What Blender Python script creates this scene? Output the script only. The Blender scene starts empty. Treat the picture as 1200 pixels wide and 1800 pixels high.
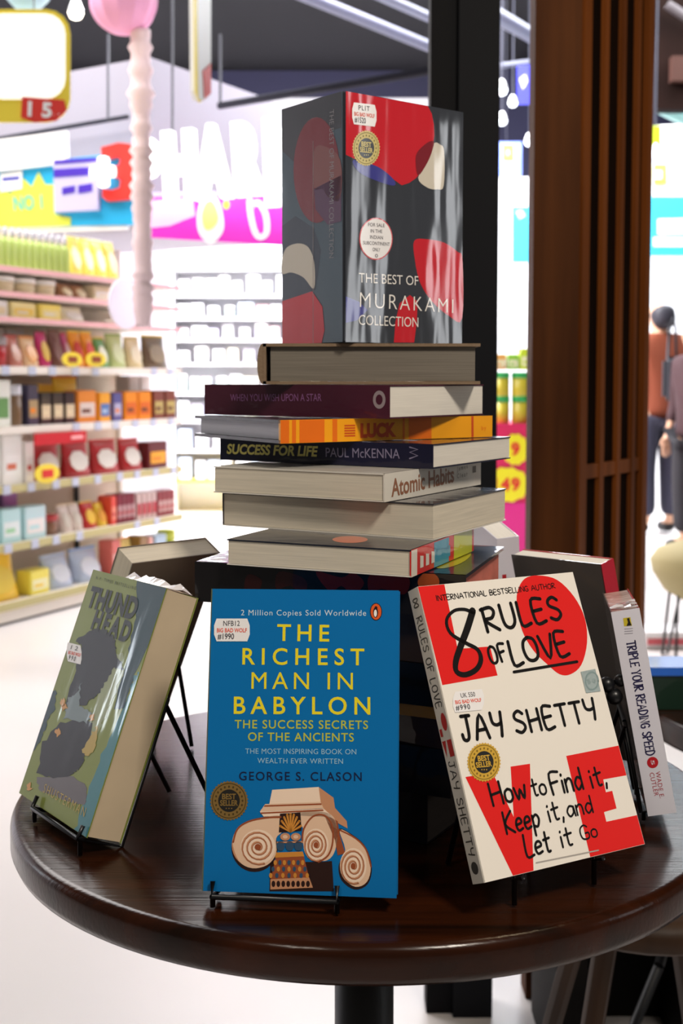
import bpy, bmesh, math, random
from mathutils import Vector, Matrix
random.seed(7)
C = bpy.context.scene.collection
SC = bpy.context.scene

# ------------------------------------------------------------------ camera
FPX, PITCH, PY, EYE = 2137.07, 0.0651, 805.1, 1.13
cam_data = bpy.data.cameras.new('camera')
cam = bpy.data.objects.new('camera', cam_data)
C.objects.link(cam)
SC.camera = cam
cam.location = (0, 0, EYE)
cam.rotation_euler = (math.pi / 2 - PITCH, 0, 0)
cam_data.sensor_fit = 'VERTICAL'
cam_data.sensor_height = 36
cam_data.lens = FPX / 1800 * 36
cam_data.shift_y = -(900 - PY) / 1800
cam_data.clip_start = 0.02
cam_data.dof.use_dof = True
cam_data.dof.focus_distance = 0.86
cam_data.dof.aperture_fstop = 11.0

# ------------------------------------------------------------------ world, lights, exposure
SC.view_settings.view_transform = 'Standard'
SC.view_settings.look = 'None'
SC.view_settings.gamma = 1
SC.view_settings.use_curve_mapping = False
SC.view_settings.exposure = 0.0
world = bpy.data.worlds.new('world')
SC.world = world
world.use_nodes = True
world.node_tree.nodes['Background'].inputs['Color'].default_value = (1.0, 0.93, 0.84, 1)
world.node_tree.nodes['Background'].inputs['Strength'].default_value = 0.10


def area(name, loc, target, size, energy, color, size_y=None):
    d = bpy.data.lights.new(name, 'AREA')
    d.energy = energy
    d.color = color
    d.size = size
    if size_y:
        d.shape = 'RECTANGLE'
        d.size_y = size_y
    o = bpy.data.objects.new(name, d)
    C.objects.link(o)
    o.location = loc
    o.rotation_euler = (Vector(target) - Vector(loc)).to_track_quat('-Z', 'Y').to_euler()
    return o


# the shop beyond: rows of ceiling panels, one added fill
area('store_light', (-2.6, 5.2, 4.2), (-2.4, 5.8, 0), 3.4, 290, (1.0, 0.96, 0.93), 3.0)
area('store_light', (0.0, 8.0, 4.3), (-0.4, 8.6, 0), 3.0, 380, (0.96, 0.96, 1.0), 3.0)
area('store_light', (3.0, 9.5, 4.3), (2.6, 10.0, 0), 3.0, 330, (0.94, 0.98, 1.0), 3.0)
area('store_light', (-0.6, 7.9, 4.2), (-0.5, 10.2, 1.0), 1.8, 560, (1.0, 0.98, 1.0), 0.8)  # fill light, added to brighten the white back shelving
area('store_light', (-1.4, 3.2, 4.0), (-1.2, 3.4, 0), 1.2, 18, (0.95, 0.94, 1.0), 1.2)
# the bookshop: warm ceiling lamps above and behind; unseen strips added for glare on wrap
area('shop_lamp', (0.75, -0.35, 2.55), (0.1, 0.85, 0.9), 0.3, 31, (1.0, 0.90, 0.78))
area('shop_lamp', (-0.7, -0.7, 2.6), (0.0, 0.85, 0.9), 0.35, 9, (1.0, 0.90, 0.78))
area('shop_lamp', (1.0, 1.15, 3.1), (0.65, 2.1, 1.2), 0.3, 6, (1.0, 0.78, 0.5))
area('streak_light', (2.95, 0.3, 1.62), (0.05, 1.0, 1.25), 0.06, 2.0, (0.95, 0.97, 1.0), 0.9)
area('streak_light', (3.28, 0.56, 1.62), (0.05, 1.0, 1.25), 0.06, 1.8, (0.95, 0.97, 1.0), 0.8)
area('streak_light', (-3.0, 2.18, 1.5), (-0.2, 0.9, 1.0), 0.05, 3.6, (0.85, 0.93, 1.0), 0.8)


# ------------------------------------------------------------------ pixel rays
def ray(u, v):
    a = (PY - v) / FPX
    return Vector(((u - 600) / FPX, math.cos(PITCH) + a * math.sin(PITCH), -math.sin(PITCH) + a * math.cos(PITCH)))


def at(u, v, y):
    r = ray(u, v)
    return Vector((0, 0, EYE)) + r * (y / r.y)


def ground(u, v, z=0.0):
    r = ray(u, v)
    return Vector((0, 0, EYE)) + r * ((z - EYE) / r.z)


# ------------------------------------------------------------------ materials
def lin(c):
    c = c / 255
    return c / 12.92 if c <= 0.04045 else ((c + 0.055) / 1.055) ** 2.4


def L(rgb):
    return (lin(rgb[0]), lin(rgb[1]), lin(rgb[2]), 1)


MATS = {}


def mat(name, rgb, rough=0.5, metal=0.0, coat=0.0, coat_rough=0.06, crinkle=None, vary=0.0, vscale=(8, 8, 8), rgb2=None, emit=0.0, bump=0.0, bscale=(60, 60, 60), spec=0.5):
    if name in MATS:
        return MATS[name]
    m = bpy.data.materials.new(name)
    m.use_nodes = True
    nt = m.node_tree
    b = nt.nodes['Principled BSDF']
    b.inputs['Base Color'].default_value = L(rgb)
    b.inputs['Roughness'].default_value = rough
    b.inputs['Metallic'].default_value = metal
    b.inputs['Specular IOR Level'].default_value = spec
    tc = nt.nodes.new('ShaderNodeTexCoord')

    def noise(scale, detail=4, sc=1.0):
        mp = nt.nodes.new('ShaderNodeMapping')
        mp.inputs['Scale'].default_value = scale
        nt.links.new(tc.outputs['Object'], mp.inputs['Vector'])
        n = nt.nodes.new('ShaderNodeTexNoise')
        n.inputs['Scale'].default_value = sc
        n.inputs['Detail'].default_value = detail
        nt.links.new(mp.outputs['Vector'], n.inputs['Vector'])
        return n
    if vary > 0 or rgb2:
        n = noise(vscale)
        r = nt.nodes.new('ShaderNodeValToRGB')
        c1 = L(rgb)
        c2 = L(rgb2) if rgb2 else tuple(x * (1 - vary) for x in c1[:3]) + (1,)
        r.color_ramp.elements[0].position = 0.3
        r.color_ramp.elements[1].position = 0.7
        r.color_ramp.elements[0].color = c2
        r.color_ramp.elements[1].color = c1
        nt.links.new(n.outputs['Fac'], r.inputs['Fac'])
        nt.links.new(r.outputs['Color'], b.inputs['Base Color'])
    if bump > 0:
        n = noise(bscale)
        bp = nt.nodes.new('ShaderNodeBump')
        bp.inputs['Strength'].default_value = bump
        bp.inputs['Distance'].default_value = 0.002
        nt.links.new(n.outputs['Fac'], bp.inputs['Height'])
        nt.links.new(bp.outputs['Normal'], b.inputs['Normal'])
    if coat > 0:
        b.inputs['Coat Weight'].default_value = coat
        b.inputs['Coat Roughness'].default_value = coat_rough
        if crinkle:
            n = noise(crinkle[1:4], 2.5)
            bp = nt.nodes.new('ShaderNodeBump')
            bp.inputs['Strength'].default_value = crinkle[0]
            bp.inputs['Distance'].default_value = 0.004
            nt.links.new(n.outputs['Fac'], bp.inputs['Height'])
            nt.links.new(bp.outputs['Normal'], b.inputs['Coat Normal'])
    if emit > 0:
        b.inputs['Emission Color'].default_value = L(rgb)
        b.inputs['Emission Strength'].default_value = emit
    MATS[name] = m
    return m


def wood(name, dark, light, rough=0.3, coat=0.0, stretch=(2, 40, 40), spec=0.25, bump=0.2):
    m = mat(name, light, rough, coat=coat, coat_rough=0.12, spec=spec, rgb2=dark, vscale=stretch, bump=bump, bscale=(stretch[0] * 2, stretch[1] * 6, stretch[2] * 6))
    return m


WRAP = (0.22, 30, 30, 30)


def printed(name, rgb, cr=WRAP, rough=0.35, coat=0.7):
    return mat('print_' + name, rgb, rough, coat=coat, coat_rough=0.05, crinkle=cr, spec=0.12)


# ------------------------------------------------------------------ mesh builder
class MB:
    def __init__(self):
        self.v, self.f, self.m, self.mats, self.sm = [], [], [], [], []

    def mi(self, m):
        if m not in self.mats:
            self.mats.append(m)
        return self.mats.index(m)

    def add(self, vs, fs, m, smooth=False):
        k = len(self.v)
        self.v += [tuple(p) for p in vs]
        i = self.mi(m)
        for f in fs:
            self.f.append([k + j for j in f])
            self.m.append(i)
            self.sm.append(smooth)

    def box(self, a, b, m, mx=None):
        x0, y0, z0 = a
        x1, y1, z1 = b
        vs = [Vector(p) for p in ((x0, y0, z0), (x1, y0, z0), (x1, y1, z0), (x0, y1, z0), (x0, y0, z1), (x1, y0, z1), (x1, y1, z1), (x0, y1, z1))]
        if mx:
            vs = [mx @ p for p in vs]
        self.add(vs, [(0, 3, 2, 1), (4, 5, 6, 7), (0, 1, 5, 4), (1, 2, 6, 5), (2, 3, 7, 6), (3, 0, 4, 7)], m)

    def bbox(self, a, b, m, r=0.004, seg=2):
        """box with bevelled edges"""
        bm = bmesh.new()
        bmesh.ops.create_cube(bm, size=1)
        for v in bm.verts:
            v.co = Vector((a[i] + (b[i] - a[i]) * (v.co[i] + 0.5) for i in range(3)))
        r = min(r, 0.45 * min(abs(b[i] - a[i]) for i in range(3)))
        bmesh.ops.bevel(bm, geom=bm.edges[:], offset=r, segments=seg, affect='EDGES')
        bm.verts.index_update()
        self.add([v.co.copy() for v in bm.verts], [[v.index for v in f.verts] for f in bm.faces], m)
        bm.free()

    def lathe(self, prof, m, n=24, c=(0, 0), smooth=True):
        vs, fs = [], []
        for r, z in prof:
            for i in range(n):
                t = 2 * math.pi * i / n
                vs.append((c[0] + r * math.cos(t), c[1] + r * math.sin(t), z))
        for j in range(len(prof) - 1):
            for i in range(n):
                k = (i + 1) % n
                fs.append((j * n + i, j * n + k, (j + 1) * n + k, (j + 1) * n + i))
        if prof[0][0] > 1e-6:
            fs.append(tuple(reversed(range(n))))
        if prof[-1][0] > 1e-6:
            fs.append(tuple((len(prof) - 1) * n + i for i in range(n)))
        self.add(vs, fs, m, smooth)

    def tube(self, pts, r, m, n=8):
        pts = [Vector(p) for p in pts]
        vs, fs = [], []
        up = Vector((0.13, 0.27, 0.95))
        for i, p in enumerate(pts):
            t = (pts[min(i + 1, len(pts) - 1)] - pts[max(i - 1, 0)]).normalized()
            a = t.cross(up)
            if a.length < 1e-4:
                a = t.cross(Vector((1, 0, 0)))
            a.normalize()
            b = t.cross(a)
            rr = r[i] if isinstance(r, (list, tuple)) else r
            for k in range(n):
                w = 2 * math.pi * k / n
                vs.append(p + a * rr * math.cos(w) + b * rr * math.sin(w))
        for i in range(len(pts) - 1):
            for k in range(n):
                q = (k + 1) % n
                fs.append((i * n + k, i * n + q, (i + 1) * n + q, (i + 1) * n + k))
        fs.append(tuple(range(n)))
        fs.append(tuple((len(pts) - 1) * n + k for k in range(n)))
        self.add(vs, fs, m, True)

    def build(self, name, parent=None, **kw):
        me = bpy.data.meshes.new(name)
        me.from_pydata(self.v, [], self.f)
        for m in self.mats:
            me.materials.append(m)
        me.polygons.foreach_set('material_index', self.m)
        me.polygons.foreach_set('use_smooth', self.sm)
        me.update()
        o = bpy.data.objects.new(name, me)
        C.objects.link(o)
        if parent:
            o.parent = parent
        for k, v in kw.items():
            o[k] = v
        return o


def tag(o, label, cat, group=None, kind=None):
    if label:
        o['label'] = label
    if cat:
        o['category'] = cat
    if group:
        o['group'] = group
    if kind:
        o['kind'] = kind
    return o


def empty(name, mx=None, label=None, cat=None, group=None):
    o = bpy.data.objects.new(name, None)
    o.empty_display_size = 0.02
    C.objects.link(o)
    if mx is not None:
        o.matrix_world = mx if isinstance(mx, Matrix) else Matrix.Translation(mx)
    return tag(o, label, cat, group)


def struct(o):
    o['kind'] = 'structure'
    return o


def frame(o, x, y, z):
    m = Matrix.Identity(4)
    for i, a in enumerate((x, y, z)):
        for j in range(3):
            m[j][i] = a[j]
    for j in range(3):
        m[j][3] = o[j]
    return m


# ------------------------------------------------------------------ text
_tc = {}


def text_mesh(s, space=1.0, offset=0.0, shear=0.0):
    k = (s, round(space, 3), offset, shear)
    if k in _tc:
        return _tc[k]
    cu = bpy.data.curves.new('t', 'FONT')
    cu.body = s
    cu.space_character = space
    cu.offset = offset
    cu.shear = shear
    cu.resolution_u = 4
    cu.fill_mode = 'FRONT'
    o = bpy.data.objects.new('t', cu)
    C.objects.link(o)
    dg = bpy.context.evaluated_depsgraph_get()
    me = o.evaluated_get(dg).to_mesh()
    v = [(p.co.x, p.co.y) for p in me.vertices]
    f = [list(p.vertices) for p in me.polygons]
    o.evaluated_get(dg).to_mesh_clear()
    bpy.data.objects.remove(o)
    bpy.data.curves.remove(cu)
    _tc[k] = (v, f)
    return v, f


def cap_height():
    v, f = text_mesh('H')
    return max(p[1] for p in v)


# stroke letters: (width, strokes)
G = {
    'A': (.8, [[(0, 0), (.4, 1), (.8, 0)], [(.15, .35), (.65, .38)]]),
    'B': (.65, [[(0, 0), (0, 1), (.45, .95), (.5, .7), (.1, .52), (.6, .42), (.6, .1), (0, 0)]]),
    'C': (.65, [[(.62, .85), (.4, 1), (.1, .85), (0, .5), (.1, .12), (.4, 0), (.62, .12)]]),
    'D': (.7, [[(0, 0), (0, 1), (.4, .95), (.65, .65), (.65, .35), (.4, .05), (0, 0)]]),
    'E': (.55, [[(.55, 1), (0, 1), (0, 0), (.55, .02)], [(0, .52), (.45, .55)]]),
    'F': (.55, [[(.6, 1), (0, .97), (0, 0)], [(0, .52), (.45, .57)]]),
    'G': (.7, [[(.62, .85), (.4, 1), (.1, .85), (0, .5), (.1, .1), (.4, 0), (.65, .1), (.65, .42), (.4, .42)]]),
    'H': (.68, [[(0, 0), (0, 1)], [(.65, 0), (.65, 1)], [(0, .48), (.65, .54)]]),
    'I': (.12, [[(.06, 0), (.06, 1)]]),
    'J': (.55, [[(.1, 1), (.62, 1)], [(.4, 1), (.4, .2), (.25, 0), (.05, .05), (0, .25)]]),
    'K': (.65, [[(0, 0), (0, 1)], [(.6, 1), (.03, .45), (.62, 0)]]),
    'L': (.5, [[(0, 1), (0, 0), (.5, .02)]]),
    'M': (.85, [[(0, 0), (.05, 1), (.42, .3), (.78, 1), (.85, 0)]]),
    'N': (.7, [[(0, 0), (0, 1), (.68, 0), (.68, 1)]]),
    'O': (.75, [[(.37, 1), (.1, .85), (0, .5), (.1, .12), (.37, 0), (.65, .12), (.75, .5), (.65, .88), (.37, 1)]]),
    'P': (.6, [[(0, 0), (0, 1), (.45, .96), (.58, .75), (.45, .52), (0, .48)]]),
    'R': (.65, [[(0, 0), (0, .98)], [(-.08, .95), (.4, 1), (.58, .8), (.4, .55), (.02, .48), (.65, 0)]]),
    'S': (.6, [[(.58, .85), (.35, 1), (.08, .88), (.08, .65), (.5, .42), (.58, .18), (.3, 0), (0, .12)]]),
    'T': (.65, [[(0, 1), (.68, 1)], [(.34, 1), (.34, 0)]]),
    'U': (.65, [[(0, 1), (.02, .25), (.2, 0), (.45, .02), (.63, .3), (.65, 1)]]),
    'V': (.7, [[(0, 1), (.35, 0), (.7, 1)]]),
    'W': (.95, [[(0, 1), (.25, 0), (.48, .8), (.7, 0), (.95, 1)]]),
    'Y': (.65, [[(0, 1), (.05, .6), (.3, .48), (.6, .55)], [(.65, 1), (.58, .4), (.5, 0)]]),
    'y': (.65, [[(0, 1), (.33, .5), (.65, 1)], [(.33, .5), (.33, 0)]]),
    'a': (.5, [[(.45, .55), (.2, .6), (0, .3), (.15, 0), (.42, .2), (.46, .58), (.52, 0)]]),
    'd': (.5, [[(.42, .5), (.2, .58), (0, .3), (.15, 0), (.42, .2)], [(.45, 1), (.46, 0)]]),
    'e': (.48, [[(.02, .3), (.42, .38), (.35, .58), (.12, .55), (0, .3), (.12, .03), (.45, .1)]]),
    'i': (.1, [[(.05, 0), (.05, .55)], [(.06, .8), (.07, .84)]]),
    'n': (.48, [[(0, 0), (0, .58)], [(0, .4), (.2, .6), (.4, .5), (.44, 0)]]),
    'o': (.48, [[(.24, .58), (.03, .45), (.02, .12), (.24, 0), (.46, .15), (.44, .48), (.24, .58)]]),
    'p': (.5, [[(0, -.35), (.02, .58)], [(.02, .45), (.3, .6), (.48, .38), (.3, .05), (.02, .1)]]),
    't': (.4, [[(.18, .95), (.18, .1), (.36, .05)], [(0, .6), (.42, .66)]]),
    'w': (.7, [[(0, .55), (.16, 0), (.35, .45), (.52, 0), (.7, .58)]]),
    ',': (.1, [[(.08, .06), (.02, -.18)]]),
    ' ': (.3, []),
}


def ragged(pts, amt, n=5, seed=1):
    rnd = random.Random(seed)
    out = []
    for i in range(len(pts)):
        a, b = pts[i], pts[(i + 1) % len(pts)]
        for k in range(n):
            t = k / n
            out.append((a[0] * (1 - t) + b[0] * t + rnd.uniform(-amt, amt), a[1] * (1 - t) + b[1] * t + rnd.uniform(-amt, amt)))
    return out


class Face:
    """a flat face: origin o, unit axes u, v and outward n, all in the local frame of mx"""

    def __init__(self, mx, o, u, v, n):
        self.mx, self.o, self.u, self.v, self.n = mx, Vector(o), Vector(u), Vector(v), Vector(n)
        R = mx.to_3x3()
        self.wo, self.wu, self.wv, self.wn = mx @ self.o, R @ self.u, R @ self.v, R @ self.n

    def px(self, x, y):
        r = ray(x, y)
        c = Vector((0, 0, EYE))
        t = (self.wo - c).dot(self.wn) / r.dot(self.wn)
        d = c + r * t - self.wo
        return Vector((d.dot(self.wu), d.dot(self.wv)))

    def P(self, uv, lay):
        return self.o + self.u * uv[0] + self.v * uv[1] + self.n * lay


LAY = 0.00008


class Art:
    """prints onto a Face inside a mesh builder; pixel positions come through (sx, sy, k)"""

    def __init__(self, mb, face, sx=0, sy=0, k=1.0, clip=None):
        self.mb, self.f, self.sx, self.sy, self.k, self.clip = mb, face, sx, sy, k, clip

    def q(self, p):
        uv = self.f.px(self.sx + p[0] * self.k, self.sy + p[1] * self.k)
        if self.clip:
            uv.x = min(max(uv.x, 0.0002), self.clip[0] - 0.0002)
            uv.y = min(max(uv.y, 0.0002), self.clip[1] - 0.0002)
        return uv

    def poly(self, pts, m, lay=1, smooth=False):
        uv = [self.q(p) for p in pts]
        if smooth:
            uv = spline(uv)
        self.mb.add([self.f.P(p, LAY * lay) for p in uv], [range(len(uv))], m)

    def uvpoly(self, uv, m, lay=1):
        self.mb.add([self.f.P(p, LAY * lay) for p in uv], [range(len(uv))], m)

    def ell(self, c, rx, ry, m, lay=1, n=32, rot=0.0):
        pts = []
        for i in range(n):
            t = 2 * math.pi * i / n
            x, y = rx * math.cos(t), ry * math.sin(t)
            pts.append((c[0] + x * math.cos(rot) - y * math.sin(rot), c[1] + x * math.sin(rot) + y * math.cos(rot)))
        self.poly(pts, m, lay)

    def stroke(self, pts, w, m, lay=2, uv=None, smooth=True):
        """w in picture units (scalar or list)"""
        P = uv if uv is not None else [self.q(p) for p in pts]
        if uv is None:
            a = self.q(pts[0])
            b = self.q((pts[0][0] + 1, pts[0][1]))
            c = self.q((pts[0][0], pts[0][1] + 1))
            s = math.sqrt((b - a).length * (c - a).length)
            W = [x * s for x in w] if isinstance(w, (list, tuple)) else [w * s] * len(P)
        else:
            W = list(w) if isinstance(w, (list, tuple)) else [w] * len(P)
        if smooth and len(P) > 2:
            P2, W2 = [], []
            for i in range(len(P) - 1):
                p0, p1, p2, p3 = P[max(i - 1, 0)], P[i], P[i + 1], P[min(i + 2, len(P) - 1)]
                for j in range(4):
                    t = j / 4
                    P2.append(0.5 * ((2 * p1) + (p2 - p0) * t + (2 * p0 - 5 * p1 + 4 * p2 - p3) * t * t + (3 * p1 - p0 - 3 * p2 + p3) * t ** 3))
                    W2.append(W[i] * (1 - t) + W[i + 1] * t)
            P, W = P2 + [P[-1]], W2 + [W[-1]]
        n = len(P)
        vs, fs = [], []
        for i in range(n):
            d = P[min(i + 1, n - 1)] - P[max(i - 1, 0)]
            if d.length < 1e-9:
                d = Vector((1, 0))
            d.normalize()
            nn = Vector((-d.y, d.x)) * W[i] * 0.5
            vs += [self.f.P(P[i] + nn, LAY * lay), self.f.P(P[i] - nn, LAY * lay)]
        fs = [(2 * i, 2 * i + 1, 2 * i + 3, 2 * i + 2) for i in range(n - 1)]
        self.mb.add(vs, fs, m)
        for e in (0, n - 1):
            self.mb.add([self.f.P(P[e] + Vector((math.cos(t), math.sin(t))) * W[e] * 0.5, LAY * lay) for t in [k * math.pi / 4 for k in range(8)]], [range(8)], m)

    def axes(self, p0, p1, h, up):
        a, b = self.q(p0), self.q(p1)
        d = b - a
        ln = d.length
        e = d / ln
        w = self.q((p0[0] + up[0] * h, p0[1] + up[1] * h)) - a
        pn = Vector((-e.y, e.x))
        H = w.dot(pn)
        return a, e, ln, pn * (1 if H > 0 else -1), abs(H)

    def text(self, s, p0, p1, h, m, lay=3, up=(0, -1), bold=0.0, shear=0.0, squeeze=True):
        a, e, ln, nn, H = self.axes(p0, p1, h, up)
        cap = cap_height()
        sc = H / cap
        v1, f1 = text_mesh(s, 1.0, bold, shear)
        w1 = max(p[0] for p in v1) - min(p[0] for p in v1)
        sp = 1.0
        kx = 1.0
        if len(s) > 1 and ln > w1 * sc:
            v2, f2 = text_mesh(s, 1.5, bold, shear)
            w2 = max(p[0] for p in v2) - min(p[0] for p in v2)
            sp = min(1 + 0.5 * (ln / sc - w1) / max(w2 - w1, 1e-6), 1.6)
        v, f = text_mesh(s, sp, bold, shear)
        x0 = min(p[0] for p in v)
        w = max(p[0] for p in v) - x0
        kx = ln / (w * sc)
        self.mb.add([self.f.P(a + e * ((p[0] - x0) * sc * kx) + nn * (p[1] * sc), LAY * lay) for p in v], f, m)

    def hand(self, s, p0, p1, h, m, lay=3, up=(0, -1), w=0.1, serif=False, gap=0.22, jit=0.0, lean=0.0):
        a, e, ln, nn, H = self.axes(p0, p1, h, up)
        tot = sum(G[c][0] for c in s) + gap * (len(s) - 1)
        kx = ln / tot
        x = 0
        for c in s:
            gw, st = G[c]
            dy = random.uniform(-jit, jit)
            for sk in st:
                P = [a + e * (kx * (x + q[0]) + lean * H * q[1]) + nn * H * (q[1] + dy) for q in sk]
                self.stroke(None, w * H, m, lay, uv=P, smooth=(not serif or c in 'OSCGDRPUeoa'))
                if serif:
                    for q in (sk[0], sk[-1]):
                        if q[1] in (0, 1):
                            b = a + e * kx * (x + q[0]) + nn * H * q[1]
                            self.stroke(None, w * H * 0.5, m, lay, uv=[b - e * 0.13 * kx, b + e * 0.13 * kx], smooth=False)
            x += gw + gap


def spline(P, n=4):
    out = []
    k = len(P)
    for i in range(k):
        p0, p1, p2, p3 = P[i - 1], P[i], P[(i + 1) % k], P[(i + 2) % k]
        for j in range(n):
            t = j / n
            out.append(0.5 * ((2 * p1) + (p2 - p0) * t + (2 * p0 - 5 * p1 + 4 * p2 - p3) * t * t + (3 * p1 - p0 - 3 * p2 + p3) * t ** 3))
    return out


# ------------------------------------------------------------------ structure
M_floor = mat('pale_floor_tile', (218, 212, 210), 0.28, vary=0.06, vscale=(0.7, 0.7, 0.7))
M_ceil = mat('dark_ceiling', (15, 14, 22), 0.9, vary=0.3, vscale=(0.6, 0.6, 0.6))
M_white = mat('white_wall_paint', (226, 224, 230), 0.6)
M_navy = mat('navy_wall_paint', (22, 20, 60), 0.7, vary=0.35, vscale=(0.5, 0.5, 0.5))
M_mull = mat('charcoal_metal', (19, 20, 24), 0.6, spec=0.12)
M_mull2 = mat('black_metal_strip', (9, 9, 13), 0.6, spec=0.12)

b = MB(); b.box((-9, -2, -0.05), (9, 17, 0.0), M_floor); struct(b.build('floor'))
b = MB(); b.box((-9, 2.0, 4.6), (9, 17, 4.7), M_ceil); struct(b.build('ceiling'))
b = MB(); b.box((-9, 14.0, 0), (9, 14.1, 4.3), M_white); b.box((-9, 13.98, 4.3), (9, 14.1, 4.6), M_navy); struct(b.build('wall_back'))
b = MB(); b.box((1.3, 13.9, 3.0), (9, 13.98, 4.6), M_navy); struct(b.build('trim_3'))
b = MB(); b.box((-6.1, 2.2, 0), (-6.0, 14, 4.6), M_white); struct(b.build('wall_left'))

# shop front post (dark mullion) in front of the lit shop
p0, p1 = at(753, 900, 2.1), at(870, 900, 2.1)
pm = at(800, 900, 2.1)
b = MB()
b.box((p0.x, 2.1, 0), (pm.x, 2.16, 3.2), M_mull2)
b.box((pm.x, 2.085, 0), (p1.x, 2.16, 3.2), M_mull)
struct(b.build('trim_1'))

# wooden slatted post on the right
M_wood = wood('brown_panel_wood', (58, 30, 12), (92, 52, 23), 0.6, spec=0.08, stretch=(20, 20, 1.5))
M_wood2 = wood('slat_wood', (92, 48, 17), (132, 72, 27), 0.5, spec=0.12, stretch=(24, 24, 1.5))
M_woodd = wood('recess_shade_wood', (16, 9, 5), (26, 14, 7), 0.8, spec=0.05, stretch=(20, 20, 1.5))  # dark tone puts the shade between the slats into the colour
YW = 2.15
A0 = at(932, 900, YW); A1 = at(1012, 900, YW)
dirs = Vector((at(1136, 900, YW * 1.13).x - A1.x, YW * 0.13, 0))
sl = dirs.length
mxp = frame(Vector((A1.x, YW, 0)), dirs.normalized(), Vector((-dirs.y, dirs.x, 0)).normalized(), Vector((0, 0, 1)))
root = struct(empty('column_right', Vector((A0.x, YW, 0))))
off = Vector((A0.x, YW, 0))
b = MB(); b.box((0, 0, 0), (A1.x - A0.x, 0.06, 3.2), M_wood); b.build('front_board', root)
inv = Matrix.Translation(-off) @ mxp
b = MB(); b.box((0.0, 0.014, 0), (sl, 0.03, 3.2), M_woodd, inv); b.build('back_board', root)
for s0, s1 in ((0.04, 0.13), (0.33, 0.385), (0.57, 0.62), (0.79, 0.84), (0.93, 1.0)):
    b = MB(); b.box((s0 * sl, 0.0 if s0 in (0.04, 0.93) else 0.004, 0), (s1 * sl, 0.0135, 3.2), M_wood2, inv); b.build('slat', root)
b = MB(); zc = at(1060, 824, YW * 1.06).z
b.box((0.0, 0.006, zc - 0.013), (0.95 * sl, 0.0135, zc + 0.013), M_wood2, inv); b.build('rail', root)
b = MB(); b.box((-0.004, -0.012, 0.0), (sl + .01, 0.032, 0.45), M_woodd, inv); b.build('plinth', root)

# ------------------------------------------------------------------ white bulkhead, rail, ducts of the shop beyond
c0 = at(262, 100, 6.5); c1 = at(-60, 160, 7.25); c2 = at(478, 176, 7.5)
zt = c0.z
b = MB()
q = [(c0.x, c0.y), (c2.x, c2.y), (c2.x - 1.2, c2.y + 0.6), (c1.x, c1.y)]
n = len(q)
b.add([(x, y, 1.95) for x, y in q] + [(x, y, zt) for x, y in q], [tuple(range(n)), tuple(range(n, 2 * n))] + [(i, (i + 1) % n, n + (i + 1) % n, n + i) for i in range(n)], mat('bulkhead_dimmed_white', (158, 154, 166), 0.7))  # white wall greyed in its colour to stand for weaker light
struct(b.build('wall_bulkhead'))
M_dark = mat('dark_rail_metal', (22, 22, 40), 0.6)
ra, rb, rc = at(-40, 250, 7.05), at(225, 205, 6.45), at(760, 124, 5.35)
b = MB(); b.tube([ra, rb], 0.012, M_dark); b.tube([at(190, 211, 6.5), at(190, 60, 6.5)], 0.007, M_dark)
tag(b.build('hanging_rail'), 'thin dark rail hung from the ceiling above the plus three sign', 'rail')
b = MB(); b.tube([at(385, 186, 6.1), rc], 0.018, M_dark); b.tube([at(387, 186, 6.1), at(387, 60, 6.1)], 0.007, M_dark)
tag(b.build('hanging_rail'), 'dark rail hung from the ceiling above the glowing white letters', 'rail')
M_duct = mat('pale_duct_metal', (92, 92, 116), 0.5)
for (u0, v0, u1, v1, yy, w, lb) in ((520, -14, 770, 88, 7.0, 0.036, 'long pale ceiling duct above the box set, the lower one'), (640, -20, 780, 42, 6.6, 0.03, 'pale ceiling duct in the top corner beside the dark post'), (860, 20, 950, 72, 7.5, 0.05, 'pale ceiling duct seen between the dark post and wooden column'), (860, 118, 950, 106, 8.5, 0.02, 'thin white pipe crossing the gap beside the wooden column')):
    b = MB(); b.tube([at(u0, v0, yy), at(u1, v1, yy * 1.15)], w, M_duct); tag(b.build('ceiling_duct'), lb, 'duct')

# ------------------------------------------------------------------ hanging signs of the shop
M_glow = mat('sign_white_glow', (255, 255, 255), 0.5, emit=1.6)
M_signw = mat('sign_white', (250, 250, 250), 0.4)
M_signy = mat('sign_yellow', (250, 226, 70), 0.4)
M_signr = mat('sign_red', (226, 52, 44), 0.4)
M_cyan = mat('sign_cyan', (40, 178, 232), 0.4)
M_purple = mat('sign_purple', (72, 44, 178), 0.4)
M_mag = mat('sign_magenta', (226, 50, 196), 0.4)
M_lime = mat('sign_lime', (214, 224, 84), 0.4)
M_teal = mat('sign_teal', (96, 200, 190), 0.4)
M_pblue = mat('sign_blue', (58, 64, 176), 0.4)
M_lav = mat('sign_lavender', (196, 190, 226), 0.4)


def panel(name, y, turn=0.0, u0=0):
    """frame of a board facing the viewer at depth y, turned about z"""
    c = at(u0, 666, y)
    x = Vector((math.cos(turn), math.sin(turn), 0))
    yv = Vector((-math.sin(turn), math.cos(turn), 0))
    return frame(Vector((c.x, c.y, 0)), x, yv, Vector((0, 0, 1)))


def board(b, F, pts, m, t=0.02, lay=0.0, smooth=False):
    uv = [F.px(*p) for p in pts]
    if smooth:
        uv = spline(uv)
    n = len(uv)
    fr = [F.P(p, t + lay) for p in uv]
    bk = [F.P(p, lay) for p in uv]
    b.add(fr + bk, [tuple(range(n)), tuple(range(2 * n - 1, n - 1, -1))] + [(i, n + i, n + (i + 1) % n, (i + 1) % n) for i in range(n)], m)


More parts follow.
